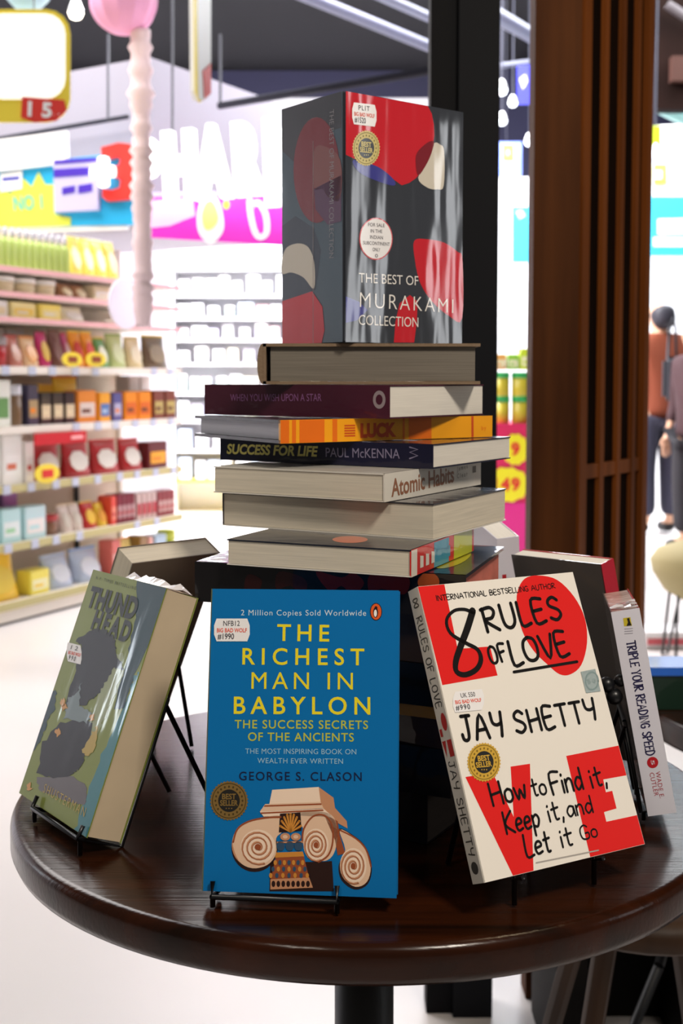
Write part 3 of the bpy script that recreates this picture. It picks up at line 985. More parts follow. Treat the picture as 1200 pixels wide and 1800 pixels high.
for i, z in enumerate(BS):
    x = 0.06
    top = (BS[i + 1] if i + 1 < len(BS) else 2.28) - z - 0.04
    while x < W - 0.12:
        nm, c = random.choice(pal[:1] * 3 + pal)
        w = random.uniform(0.07, 0.13)
        h = top * random.uniform(0.6, 0.92)
        b, parts = product(random.choice(['box', 'box', 'pouch', 'tub']), w, h, 0.1, c, W_, (236, 190, 190) if random.random() < 0.3 else W_)
        o = b.build('product_pack')
        for pn, pb in parts:
            pb.build(pn, o)
        o.location = (xb0 + x + w / 2, YB + 0.02, z + 0.001)
        tag(o, '%s pack on the %s shelf of the white wall shelving' % (nm, ords[i]), 'pack', '%s packs, %s white shelf' % (nm, ords[i]))
        x += w + random.uniform(0.01, 0.05)

# ------------------------------------------------------------------ gap between the dark post and the wooden column
YG = 6.8
mx = panel('g', YG, 0.0, 900)
# pink carton display with yellow price bursts
M_dpk = mat('display_pink', (222, 36, 96), 0.45)
M_dmg = mat('display_magenta', (226, 40, 140), 0.45)
ga, gb = at(840, 745, YG), at(1000, 745, YG)
root = empty('promo_table', Vector((ga.x, YG, 0)), 'hot pink draped promotion table with yellow price bursts behind the stack', 'display')
w = gb.x - ga.x
zt = ga.z
b = MB(); b.box((0, 0, 0), (w, 0.6, zt), M_dpk); b.build('body', root)
zm = at(900, 884, YG).z
b = MB(); b.box((-0.002, -0.006, 0), (w + 0.002, 0.6, zm), M_dmg); b.build('skirt', root)
Fg = Face(Matrix.Translation((ga.x, YG, 0)), (0, 0, 0), (1, 0, 0), (0, 0, 1), (0, -1, 0))
for cx, cy, rx, ry, t in ((905, 790, 22, 26, '9'), (890, 852, 38, 29, '149')):
    b = MB(); a = Art(b, Fg)
    pts = [(cx + rx * (1 + 0.1 * (i % 2)) * math.cos(i * math.pi / 12), cy + ry * (1 + 0.1 * (i % 2)) * math.sin(i * math.pi / 12)) for i in range(24)]
    a.poly(pts, mat('burst_yellow', (246, 236, 40), 0.4), lay=100)
    k = len(t) * 9
    a.text(t, (cx - k * 0.85, cy + 9), (cx + k * 0.85, cy + 9), 20, M_signr, lay=130, bold=0.05)
    b.build('price_burst', root)
gx = [(869, 900), (902, 934), (936, 968)]
for lev, (vb, vtp) in enumerate(((745, 694), (694, 648))):
    for k, (u0, u1) in enumerate(gx):
        p0, p1 = at(u0, vb, YG), at(u1, vb, YG)
        w1 = (p1.x - p0.x) * 0.97
        h = (vb - vtp) / FPX * YG * 0.955
        b, parts = product('can', w1, h, w1, (206, 190, 60), (30, 170, 84))
        o = b.build('product_can')
        for pn, pb in parts:
            pb.build(pn, o)
        o.location = ((p0.x + p1.x) / 2, YG + 0.05, zt + 0.002 + lev * (h + 0.008))
        topz = zt + 0.006 + 2 * (h + .008)
        tag(o, 'yellow can with green lid, %s layer, %s on the pink table' % ('upper' if lev else 'lower', ['beside the dark post', 'beside the wooden column', 'behind the wooden column'][k]), 'can', 'yellow cans with green lids')
for k, (u0, u1, vt, c, lb) in enumerate(((868, 892, 622, (236, 176, 90), 'orange label box on top of the yellow cans'), (894, 914, 622, (150, 210, 70), 'green box on top of the yellow cans'), (915, 950, 612, (204, 226, 50), 'lime box on the yellow cans beside the wooden column'))):
    p0, p1 = at(u0, 650, YG), at(u1, 650, YG)
    b, parts = product('box', p1.x - p0.x - .003, at(u0, vt, YG).z - topz, 0.1, c, (240, 240, 200), c)
    o = b.build('product_box')
    for pn, pb in parts:
        pb.build(pn, o)
    o.location = ((p0.x + p1.x) / 2, YG + 0.05, topz)
    tag(o, lb, 'box')


def wallsign(name, label, y, shapes, cat='sign', turn=0.0, stand=None):
    u = shapes[0][1][0][0]
    mx = panel('w', y, turn, u)
    F = face_of(mx)
    root = empty(name, mx, label, cat)
    for i, (pn, pts, m) in enumerate(shapes):
        b = MB(); board(b, F, pts, m, 0.02 if i == 0 else 0.006, 0.0 if i == 0 else 0.014 + 0.007 * i); b.build(pn, root)
    if stand:
        b = MB(); b.tube([F.P(F.px(*stand[0]), -0.012), F.P(F.px(*stand[1]), -0.012)], 0.003, M_dark); b.build('hanger', root)
    return F, root


R4 = lambda u0, v0, u1, v1: [(u0, v0), (u1, v0), (u1, v1), (u0, v1)]
wallsign('hanging_sign', 'blue hanging sign with a yellow square seen beside the dark post', 9.6, [('panel', R4(860, 250, 916, 310), mat('sign_soft_blue', (120, 140, 226), 0.4)), ('yellow_square', R4(882, 255, 902, 284), M_signy), ('blue_dot', R4(889, 266, 894, 274), M_pblue)], stand=((890, 252), (890, -260)))
wallsign('hanging_banner', 'deep blue hanging banner at the top of the gap beside the column', 10.2, [('panel', R4(908, 112, 960, 184), mat('banner_blue', (44, 46, 170), 0.4)), ('pale_mark', [(912, 140), (922, 132), (926, 144), (918, 158)], M_lav)], stand=((930, 114), (930, -260)))
wallsign('shop_fascia', 'white shop fascia with a cyan poster between post and column', 11.5, [('panel', R4(850, 312, 1010, 640), M_wsh), ('cyan_poster', R4(899, 364, 970, 462), mat('poster_cyan', (60, 206, 250), 0.4)), ('poster_mark', [(905, 372), (916, 370), (922, 380), (912, 386)], M_lav)], cat='shop front')
b = MB(); p = at(940, 640, 11.5)
b.box((at(850, 640, 11.5).x, 11.48, 0), (at(1010, 640, 11.5).x, 11.7, p.z), M_wsh); tag(b.build('shop_counter'), 'white counter under the cyan poster behind the yellow cans', 'counter')
# right strip: fascia of a shop across the hall
F, root = wallsign('shop_fascia', 'white shop fascia with cyan band right of the wooden column', 11.0, [('panel', R4(1095, 265, 1330, 620), mat('fascia_white', (240, 244, 250), 0.5)), ('cyan_band', R4(1095, 346, 1330, 450), mat('poster_cyan', (60, 206, 250), 0.4)), ('white_lettering', [(1154, 386), (1330, 382), (1330, 410), (1190, 412), (1154, 413)], M_signw), ('white_line', R4(1146, 418, 1330, 434), M_signw), ('yellow_square', R4(1146, 290, 1169, 326), M_signy), ('white_square', R4(1148, 302, 1160, 316), M_signw)], cat='shop front')
b = MB(); b.box((at(1095, 610, 11.0).x, 10.98, 0), (at(1330, 610, 11.0).x, 11.2, at(1095, 626, 11).z), M_wsh); tag(b.build('shop_counter'), 'white shop wall behind the two people on the right', 'counter')
wallsign('hanging_sign', 'olive green hanging sign right of the wooden column', 9.0, [('panel', R4(1140, 222, 1160, 262), mat('sign_olive', (170, 184, 40), 0.4))], stand=((1150, 224), (1150, -260)))
wallsign('light_box', 'bright white light box under the teal beam at the right edge', 10.4, [('panel', [(1140, 222), (1330, 212), (1330, 264), (1160, 264), (1158, 244), (1140, 240)], M_glow)], cat='sign', stand=((1180, 220), (1180, -100)))
b = MB(); b.tube([at(1120, 168, 10.0), at(1330, 268, 10.6)], 0.06, mat('beam_teal', (150, 204, 200), 0.5)); tag(b.build('ceiling_beam'), 'pale teal sloping ceiling beam right of the wooden column', 'beam')
M_brn = mat('ceiling_brown', (30, 16, 12), 0.9, spec=0.1, vary=0.5, vscale=(2.5, 2.5, 2.5))
b = MB(); b.box((at(1090, 100, 9.2).x, 9.2, at(1100, 192, 9.2).z), (at(1400, 100, 9.2).x, 9.35, 4.6), M_brn); struct(b.build('wall_soffit'))
b = MB(); p = at(1178, 130, 9.15); b.box((p.x, 9.1, p.z - .06), (p.x + 0.2, 9.19, p.z + 0.12), mat('orange_panel', (58, 24, 10), 0.8)); struct(b.build('trim_2'))
b = MB(); b.tube([at(1172, 8, 9.1), at(1230, 46, 9.1)], 0.035, mat('grey_pipe', (120, 112, 116), 0.5)); tag(b.build('ceiling_duct'), 'grey pipe across the brown soffit in the top right corner', 'duct')


# ------------------------------------------------------------------ people in the hall
def skin(name, verts, edges, radii, m, parent, root_i=0, sub=2):
    me = bpy.data.meshes.new(name)
    me.from_pydata([Vector(v) for v in verts], edges, [])
    o = bpy.data.objects.new(name, me); C.objects.link(o)
    md = o.modifiers.new('s', 'SKIN')
    sv = me.skin_vertices[0].data
    for i, r in enumerate(radii):
        sv[i].radius = r if isinstance(r, tuple) else (r, r)
        sv[i].use_root = (i == root_i)
    md2 = o.modifiers.new('u', 'SUBSURF'); md2.levels = sub; md2.render_levels = sub
    dg = bpy.context.evaluated_depsgraph_get()
    me2 = bpy.data.meshes.new_from_object(o.evaluated_get(dg))
    bpy.data.objects.remove(o)
    o = bpy.data.objects.new(name, me2); C.objects.link(o)
    me2.materials.clear(); me2.materials.append(m)
    for p in me2.polygons:
        p.use_smooth = True
    o.parent = parent
    return o


def person(loc, rz, H, label, top, trousers, hairc, long_hair):
    s = H / 1.7
    mx = Matrix.Translation(loc) @ Matrix.Rotation(rz, 4, 'Z') @ Matrix.Scale(s, 4)
    root = empty('person', Matrix.Translation(loc) @ Matrix.Rotation(rz, 4, 'Z'), label, 'person')
    M_skin = mat('skin_tone', (206, 160, 130), 0.5)
    V, Ed, Rd = [], [], []

    def v(p, r, par=None):
        V.append(tuple(c * s for c in p)); Rd.append(tuple(c * s for c in r) if isinstance(r, tuple) else r * s)
        if par is not None:
            Ed.append((par, len(V) - 1))
        return len(V) - 1
    pel = v((0, 0, 0.92), (0.14, 0.1)); wa = v((0, 0, 1.08), (0.125, 0.085), pel); ch = v((0, 0, 1.28), (0.15, 0.1), wa)
    nk = v((0, 0, 1.43), 0.055, ch); hd0 = v((0, -0.01, 1.5), 0.06, nk); hd = v((0, -0.02, 1.58), (0.075, 0.092), hd0); v((0, -0.01, 1.665), (0.055, 0.07), hd)
    v((0, -0.115, 1.555), 0.012, hd)
    for sx in (-1, 1):
        h0 = v((sx * 0.09, 0, 0.86), 0.085, pel); kn = v((sx * 0.1, -0.01, 0.48), 0.055, h0); an = v((sx * 0.1, 0.01, 0.09), 0.036, kn); v((sx * 0.11, -0.13, 0.03), 0.032, an)
        sh = v((sx * 0.18, 0, 1.37), 0.052, ch); el = v((sx * 0.235, 0.02, 1.1), 0.038, sh); wr = v((sx * 0.235, -0.05, 0.87), 0.026, el); pa = v((sx * 0.235, -0.065, 0.8), (0.018, 0.036), wr)
        for k, (dy, ln) in enumerate(((-0.03, 0.07), (-0.01, 0.08), (0.01, 0.075), (0.03, 0.06))):
            f1 = v((sx * 0.235, -0.067 + dy, 0.76), 0.008, pa); v((sx * 0.225, -0.07 + dy, 0.76 - ln), 0.0065, f1)
        t1 = v((sx * 0.22, -0.115, 0.81), 0.009, pa); v((sx * 0.215, -0.13, 0.77), 0.008, t1)
    skin('body', V, Ed, Rd, M_skin, root)
    # clothing
    V, Ed, Rd = [], [], []
    hm = v((0, 0, 0.8), (0.17, 0.125)); pel = v((0, 0, 0.92), (0.165, 0.12), hm); wa = v((0, 0, 1.08), (0.155, 0.12), pel); ch = v((0, 0, 1.28), (0.185, 0.14), wa); nk = v((0, 0, 1.44), 0.068, ch)
    for sx in (-1, 1):
        sh = v((sx * 0.17, 0, 1.375), 0.078, ch); el = v((sx * 0.235, 0.02, 1.1), 0.056, sh); v((sx * 0.235, -0.03, 0.93), 0.045, el)
    skin('shirt', V, Ed, Rd, top, root)
    V, Ed, Rd = [], [], []
    pel = v((0, 0, 0.93), (0.155, 0.115))
    for sx in (-1, 1):
        h0 = v((sx * 0.095, 0, 0.82), 0.105, pel); kn = v((sx * 0.105, -0.01, 0.48), 0.085, h0); v((sx * 0.105, 0.01, 0.12), 0.08, kn)
    skin('trousers', V, Ed, Rd, trousers, root)
    for sx in (-1, 1):
        V, Ed, Rd = [], [], []
        a0 = v((sx * 0.105, 0.03, 0.055), 0.045); v((sx * 0.11, -0.15, 0.04), 0.04, a0)
        skin('shoe', V, Ed, Rd, mat('shoe_black', (26, 24, 26), 0.5), root)
    V, Ed, Rd = [], [], []
    a0 = v((0, 0.0, 1.63), (0.1, 0.11)); a1 = v((0, 0.045, 1.54), (0.098, 0.085), a0)
    v((0, 0.08, 1.38 if long_hair else 1.47), (0.075, 0.045) if long_hair else (0.075, 0.05), a1)
    skin('hair', V, Ed, Rd, mat('hair_' + hairc[0], hairc[1], 0.6), root)
    return root


pf = ground(1154, 938)
person((pf.x, pf.y, 0), math.pi + 0.3, 1.72, 'person in a rust orange top and wide dark jeans walking away by the column', mat('rust_cloth', (128, 60, 34), 0.8), mat('denim_dark', (44, 44, 62), 0.8), ('black', (36, 34, 44)), False)
pf2 = Vector((2.29, 7.9, 0))
person((pf2.x, pf2.y, 0), -1.2, 1.52, 'person in dark clothes with black hair at the right frame edge', mat('plum_cloth', (58, 32, 36), 0.8), mat('black_cloth', (28, 26, 32), 0.8), ('jet', (20, 22, 24)), True)
b = MB(); b.bbox((-0.06, -0.05, 0), (0.06, 0.05, 0.3), mat('bag_black', (30, 32, 40), 0.6), 0.03, 3); b.tube([(-0.03, 0, 0.28), (-0.02, 0, 0.5), (0.0, 0, 0.56), (0.02, 0, 0.5), (0.03, 0, 0.28)], 0.01, MATS['bag_black'])
o = b.build('handbag'); o.location = (2.235, 8.25, 0.98); tag(o, 'black shoulder bag between the rust top and the dark clothed person', 'bag')

# cream chair on wire legs, carton and floor things by the right edge
cc = ground(1188, 1163)
root = empty('wire_leg_stool', Vector((cc.x + 0.12, cc.y, 0)), 'cream padded stool on black wire legs right of the wooden column', 'stool')
M_cream = mat('cream_fabric', (170, 156, 112), 0.8, bump=0.4, bscale=(70, 70, 70))
ro = root.location
b = MB()
prof = [(0.001, 0.24), (0.09, 0.245), (0.17, 0.29), (0.215, 0.36), (0.225, 0.41), (0.2, 0.45), (0.12, 0.48), (0.001, 0.49)]
b.lathe(prof, M_cream, 28); b.build('seat', root)
M_wire = mat('black_wire', (16, 17, 20), 0.35, spec=0.5)
for sx, sy in ((-1, -1), (1, -1), (-1, 1), (1, 1)):
    b = MB(); b.tube([(sx * 0.06, sy * 0.11, 0.35), (sx * 0.12, sy * 0.13, 0.006), (sx * 0.15, sy * 0.1, 0.006), (sx * 0.13, sy * 0.05, 0.35)], 0.006, M_wire); b.build('leg', root)
b = MB(); c = ground(1165, 1166); b.bbox((c.x - 0.02, c.y + 0.25, 0.0), (c.x + 0.3, c.y + 0.45, 0.07), mat('carton_white', (240, 236, 238), 0.5), 0.01); b.box((c.x, c.y + 0.245, 0.02), (c.x + 0.28, c.y + 0.251, 0.045), mat('carton_red', (206, 90, 100), 0.5)); tag(b.build('flat_carton'), 'flat white carton with pale red band on the floor by the wire legs', 'carton')

# second display table at right and things on it
M_table = wood('dark_table_wood', (22, 9, 4), (52, 22, 7), 0.2, coat=0.0, bump=0.1, stretch=(3, 70, 30))
M_tmetal = mat('black_pedestal_metal', (12, 12, 14), 0.45)
TX, TY, TR, TZ, TT = 0.0196, 1.0198, 0.2927, EYE - 0.3487, 0.0289


def round_table(name, x, y, r, z, t, label):
    root = empty(name, Vector((x, y, 0)), label, 'table')
    b = MB()
    e = 0.008
    prof = [(r * 0.2, z - t), (r - e, z - t), (r - e * 0.3, z - t + e * 0.3), (r, z - t + e)] + [(r - e + e * math.cos(a), z - e + e * math.sin(a)) for a in [k * math.pi / 12 for k in range(7)]]
    b.lathe(prof, M_table, 128)
    b.build('table_top', root)
    b = MB(); b.lathe([(0.12, z - t - 0.012), (0.12, z - t - 0.0005)], M_tmetal, 32); b.build('mounting_plate', root)
    b = MB(); b.lathe([(0.0255, 0.02), (0.0255, z - t - 0.012)], M_tmetal, 32); b.build('pedestal', root)
    b = MB(); b.lathe([(0.2, 0.0), (0.2, 0.012), (0.05, 0.03), (0.03, 0.05)], M_tmetal, 48); b.build('base_plate', root)
    return root


round_table('round_table', TX, TY, TR, TZ, TT, 'round dark brown wooden table carrying the stacked and displayed books')
T2 = (0.80, 1.75, 0.66)
round_table('round_table', T2[0], T2[1], 0.36, T2[2], 0.04, 'second dark wooden table at the right frame edge behind the books')
b = MB()
zb = at(1150, 1166, 1.72).z
xa = at(1132, 1170, 1.72).x
b.box((xa, 1.7, T2[2] + 0.001), (xa + 0.34, 1.76, zb - 0.012), mat('box_green', (14, 44, 30), 0.4, coat=0.4))
b.box((xa - 0.004, 1.695, zb - 0.012), (xa + 0.344, 1.765, zb), mat('box_blue', (40, 110, 220), 0.4, coat=0.4))
tag(b.build('display_box'), 'dark green box with bright blue lid on the second table', 'box')
b = MB(); M_ct = mat('camera_white', (206, 196, 186), 0.5)
# bench and stool low in the dark on the right
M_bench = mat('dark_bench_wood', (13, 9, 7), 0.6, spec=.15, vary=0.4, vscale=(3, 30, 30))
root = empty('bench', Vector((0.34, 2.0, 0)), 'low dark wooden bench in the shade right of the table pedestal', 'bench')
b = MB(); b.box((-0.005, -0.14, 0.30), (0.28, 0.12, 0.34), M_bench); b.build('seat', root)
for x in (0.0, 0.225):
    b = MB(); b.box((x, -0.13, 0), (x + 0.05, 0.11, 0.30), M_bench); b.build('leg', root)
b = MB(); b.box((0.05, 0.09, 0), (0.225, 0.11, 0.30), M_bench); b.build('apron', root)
root = empty('stool', Vector((0.36, 1.42, 0)), 'wooden stool with splayed legs under the right side of the table', 'stool')
M_stool = wood('stool_wood', (40, 25, 13), (62, 40, 22), 0.5, stretch=(20, 20, 3))
b = MB(); b.lathe([(0.13, 0.5), (0.145, 0.51), (0.145, 0.53), (0.13, 0.54)], M_stool, 32); b.build('seat', root)
for sx, sy in ((-1, -1), (1, -1), (-1, 1), (1, 1)):
    b = MB(); b.tube([(sx * 0.05, sy * 0.05, 0.505), (sx * 0.15, sy * 0.15, 0.0)], [0.014, 0.011], M_stool); b.build('leg', root)
b = MB(); b.tube([(0.37, 1.75, 0.0), (0.47, 1.75, 0.26)], 0.008, M_tmetal); b.tube([(0.47, 1.75, 0.26), (0.54, 1.9, 0.29)], 0.008, M_tmetal)
tag(b.build('cable'), 'black slanted rod leaning by the post foot below the table', 'rod')

# ------------------------------------------------------------------ books
M_page = mat('page_block', (222, 212, 192), 0.75, vary=0.16, vscale=(20, 20, 900))
M_pagew = mat('page_block_white', (232, 226, 214), 0.7, vary=0.1, vscale=(20, 20, 900))
M_paged = mat('page_block_grey', (120, 112, 100), 0.75, vary=0.3, vscale=(12, 12, 1100))


def book(name, label, mx, W, H, T, cover, pages, spine=None, back=None, hard=False, ct=0.0006, label_group=None, spine_in=None, inset=0.0008):
    """canonical book: spine at p=0 (x), height along q (y), front cover at t=T (z). Returns root and cover builder"""
    root = empty(name, mx, label, 'book', label_group)
    back = back or cover
    spine = spine or cover
    if hard:
        ct = 0.0026
        inset = 0.004
    b = MB()
    b.box((ct + (0.0035 if hard else 0), inset, ct + 0.0002), (W - inset, H - inset, T - ct - 0.0002), pages)
    b.build('pages', root)
    c = MB()
    c.box((0, 0, T - ct), (W, H, T), cover)
    c.box((0, 0, 0), (W, H, ct), back)
    c.box((-0.0001, 0, 0), (ct, H, T), spine)
    return root, c


def stand_mx(loc, yaw, lean, roll, W, D):
    cr, sr, cl, sl_, cy, sy = math.cos(roll), math.sin(roll), math.cos(lean), math.sin(lean), math.cos(yaw), math.sin(yaw)
    Ry = Matrix(((cr, 0, sr), (0, 1, 0), (-sr, 0, cr)))
    Rx = Matrix(((1, 0, 0), (0, cl, sl_), (0, -sl_, cl)))
    Rz = Matrix(((cy, -sy, 0), (sy, cy, 0), (0, 0, 1)))
    M = Rz @ Rx @ Ry
    return M, Vector((loc[0], loc[1], loc[2] + EYE))


def sticker_white(a, cx, cy, w, h, lines, parent, label, slope=0.0):
    """octagonal price sticker; a is an Art carrying face and units"""
    b = MB(); s = Art(b, a.f, a.sx, a.sy, a.k)
    x0, x1, y0, y1 = -w / 2, w / 2, -h / 2, h / 2
    q = [(x0 + w * .07, y0), (x1 - w * .07, y0), (x1, y0 + h * .3), (x1, y1 - h * .3), (x1 - w * .07, y1), (x0 + w * .07, y1), (x0, y1 - h * .3), (x0, y0 + h * .3)]
    tr = lambda p: (cx + p[0], cy + p[1] + p[0] * slope)
    s.poly([tr(p) for p in q], mat('sticker_white', (238, 236, 236), 0.5, coat=0.3), 5)
    ink = mat('sticker_ink', (52, 48, 56), 0.5); red = mat('sticker_red', (226, 92, 70), 0.5)
    s.text(lines[0], tr((-w * .24, -h * .18)), tr((w * .22, -h * .18)), h * .22, ink, 7)
    s.text('BIG BAD WOLF', tr((-w * .42, h * .1)), tr((w * .42, h * .1)), h * .17, red, 7, bold=0.02)
    s.text(lines[1], tr((-w * .4, h * .4)), tr((w * .06, h * .4)), h * .24, ink, 7, bold=0.01)
    return b.build('price_sticker', parent, label=label)


def seal(a, cx, cy, rx, ry, parent, label, gold=(206, 176, 84), slope=0.0, rot=0.0):
    b = MB(); s = Art(b, a.f, a.sx, a.sy, a.k)
    mg = mat('seal_gold_%d' % gold[0], gold, 0.4, metal=0.2, coat=0.2)
    mk = mat('seal_black', (24, 22, 18), 0.4, coat=0.3)
    md = mat('seal_gold_dark_%d' % gold[0], tuple(int(c * .66) for c in gold), 0.4, metal=0.5)
    n = 72
    s.poly([(cx + rx * (1 if i % 2 else 0.93) * math.cos(2 * math.pi * i / n), cy + ry * (1 if i % 2 else 0.93) * math.sin(2 * math.pi * i / n)) for i in range(n)], mg, 5)
    for r0, r1, m, l in ((0.86, 0.82, md, 6),):
        pts = [(cx + rx * r0 * math.cos(2 * math.pi * i / 40), cy + ry * r0 * math.sin(2 * math.pi * i / 40)) for i in range(41)]
        s.stroke(pts, rx * 0.04, m, 6, smooth=False)
    s.ell((cx, cy), rx * .56, ry * .56, mk, 7)
    for i in range(20):
        t = 2 * math.pi * i / 20
        s.ell((cx + rx * .7 * math.cos(t), cy + ry * .7 * math.sin(t)), rx * .05, ry * .06, md, 7, 6)
    for w, y, hw in (('BEST', -0.08, .36), ('SELLER', 0.24, .46)):
        s.text(w, (cx - rx * hw, cy + ry * y - rx * hw * slope), (cx + rx * hw, cy + ry * y + rx * hw * slope), ry * .26, mg, 9, bold=0.03)
    for k in (-1, 0, 1):
        s.ell((cx + k * rx * .14, cy + ry * .38), rx * .035, ry * .035, mg, 9, 6)
    return b.build('seal_sticker', parent, label=label)


# --- table stack, bottom to top ------------------------------------------------
S_ = 1.035


def smx(near, yaw, z):
    """frame of a lying book: near corner, x to the right face end, y to the left face end"""
    return Matrix.Translation((near[0] * S_, near[1] * S_, EYE + z * S_)) @ Matrix.Rotation(yaw, 4, 'Z')


def lying(near, yaw, ztop, t, wr, wl, spine):
    """matrix of the canonical book lying flat; spine on 'right' / 'left' visible face, or hidden on the far side"""
    m = smx(near, yaw, ztop - t)
    wr, wl = wr * S_, wl * S_
    if spine == 'right':
        k = frame(Vector((wr, 0, 0)), Vector((0, 1, 0)), Vector((-1, 0, 0)), Vector((0, 0, 1))); W, H = wl, wr
    elif spine == 'left':
        k = frame(Vector((0, 0, 0)), Vector((1, 0, 0)), Vector((0, 1, 0)), Vector((0, 0, 1))); W, H = wr, wl
    elif spine == 'farleft':
        k = frame(Vector((0, wl, 0)), Vector((0, -1, 0)), Vector((1, 0, 0)), Vector((0, 0, 1))); W, H = wl, wr
    else:
        k = frame(Vector((wr, wl, 0)), Vector((-1, 0, 0)), Vector((0, -1, 0)), Vector((0, 0, 1))); W, H = wr, wl
    return m @ k, W, H


def spine_face(mx, H, T):
    """spine seen from outside: u runs along -q, v along t"""
    return Face(mx, (-0.0001, H, 0), (0, -1, 0), (0, 0, 1), (-1, 0, 0))


DEG = math.radians
K = dict(sx=320, sy=580, k=0.5)
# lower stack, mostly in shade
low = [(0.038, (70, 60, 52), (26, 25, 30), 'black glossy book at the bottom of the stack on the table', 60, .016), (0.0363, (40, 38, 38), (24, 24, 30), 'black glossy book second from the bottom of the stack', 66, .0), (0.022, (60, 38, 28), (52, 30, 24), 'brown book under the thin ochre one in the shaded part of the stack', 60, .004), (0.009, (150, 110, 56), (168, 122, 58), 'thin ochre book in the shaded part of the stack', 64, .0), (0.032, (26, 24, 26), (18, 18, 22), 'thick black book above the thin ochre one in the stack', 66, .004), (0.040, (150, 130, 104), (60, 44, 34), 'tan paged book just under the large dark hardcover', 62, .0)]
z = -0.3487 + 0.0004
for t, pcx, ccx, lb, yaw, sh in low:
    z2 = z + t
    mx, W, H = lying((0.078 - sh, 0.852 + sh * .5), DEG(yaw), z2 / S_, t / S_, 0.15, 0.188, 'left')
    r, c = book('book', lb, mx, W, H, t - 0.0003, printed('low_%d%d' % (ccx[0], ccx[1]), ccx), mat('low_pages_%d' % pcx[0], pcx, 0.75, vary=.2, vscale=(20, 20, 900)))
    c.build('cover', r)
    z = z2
# large dark hardcover with flame pattern
mx, W, H = lying((0.0856, 0.8322), DEG(72.3), -0.1350, 0.0300, 0.151, 0.204, 'left')
mdk = printed('flame_black', (22, 20, 22)); mnv = printed('cover_navy', (30, 34, 48))
r, c = book('book', 'large dark hardcover with red flames on its spine under the colourful paperback', mx, W, H, 0.0307, mnv, mat('pages_coral', (228, 128, 110), 0.6, vary=.3, vscale=(30, 30, 60)), spine=mdk, back=mdk, hard=True)
a = Art(c, spine_face(mx, H, 0.0307), clip=(H, 0.0307), **K)
mf = printed('flame_red', (112, 26, 24)); mf2 = printed('flame_dark', (60, 18, 18)); mor = printed('flame_orange', (150, 70, 30))
for pts, m in (([(340, 850), (420, 868), (440, 900), (420, 930), (380, 900), (330, 910)], mf2), ([(470, 850), (560, 870), (600, 852), (640, 890), (600, 930), (560, 900), (520, 920)], mf), ([(660, 860), (760, 856), (800, 880), (780, 930), (700, 910), (660, 930)], mf), ([(230, 860), (280, 880), (260, 930), (220, 920)], mf2)):
    a.poly(pts, m, 1, True)
a.ell((866, 886), 38, 34, mor, 2)
top = Face(mx, (0, 0, 0.0308), (1, 0, 0), (0, 1, 0), (0, 0, 1))
a = Art(c, top, clip=(W, H), **K)
a.poly([(890, 830), (930, 790), (1000, 760), (1015, 790), (980, 820), (920, 838)], printed('blob_yellow', (170, 160, 40)), 1, True)
a.poly([(1015, 752), (1110, 745), (1105, 757), (1015, 762)], printed('blob_red', (150, 56, 56)), 1)
c.build('cover', r)
# colourful paperback
mx, W, H = lying((0.0471, 0.817), DEG(66.3), -0.1157, 0.0187, 0.140, 0.142, 'right')
mw = printed('plain_white', (226, 220, 208))
r, c = book('book', 'paperback with red, teal and lime spine between the white paperback and dark hardcover', mx, W, H, 0.0193, printed('cover_navy', (30, 34, 48)), M_page, spine=printed('spine_red', (208, 44, 40)), back=mw, ct=0.001)
F = spine_face(mx, H, 0.0193)
for u0, u1, m in ((0.0, .012, mw), (.048, .082, printed('spine_teal', (64, 150, 178))), (.094, .14, printed('spine_lime', (196, 200, 50)))):
    a = Art(c, F); a.uvpoly([(u0, 0.0), (u1, 0.0), (u1, .0187), (u0, .0187)], m, 1)
for k in range(6):
    a.uvpoly([(.018 + .012 * k, .004), (.025 + .012 * k, .004), (.025 + .012 * k, .012), (.018 + .012 * k, .013)], mw if k < 3 else printed('spine_teal', (64, 150, 178)), 2)
top = Face(mx, (0, 0, 0.0193), (1, 0, 0), (0, 1, 0), (0, 0, 1))
a = Art(c, top, clip=(W, H), **K)
a.ell((590, 737), 62, 12, printed('top_coral', (206, 110, 80)), 1)
c.build('cover', r)
# white paperback
mx, W, H = lying((0.066, 0.8669), DEG(60.9), -0.0893, 0.0264, 0.141, 0.183, 'farleft')
r, c = book('book', 'thick white-edged paperback right above the one with red, teal and lime spine', mx, W, H, 0.0271, printed('cover_slate', (58, 56, 60)), M_page, back=mw, ct=0.001)
top = Face(mx, (0, 0, 0.0271), (1, 0, 0), (0, 1, 0), (0, 0, 1))
c.build('cover', r)
# atomic habits
mx, W, H = lying((0.031, 0.8747), DEG(59.8), -0.0682, 0.0209, 0.172, 0.152, 'right')
r, c = book('book', 'white paperback with a large brown title on its spine, mid stack', mx, W, H, 0.0214, mw, M_page, spine=mw, ct=0.001)
a = Art(c, spine_face(mx, H, 0.0214), **K)
br = printed('title_brown', (150, 100, 74))
a.text('Atomic Habits', (735, 586), (955, 533), 60, br, 2, bold=0.02)
gk = printed('title_grey', (110, 100, 92))
a.text('James', (966, 497), (1002, 486), 16, gk, 2); a.text('Clear', (966, 522), (1002, 513), 16, gk, 2)
a.poly([(1020, 480), (1032, 477), (1032, 500), (1020, 503)], gk, 2)
c.build('cover', r)
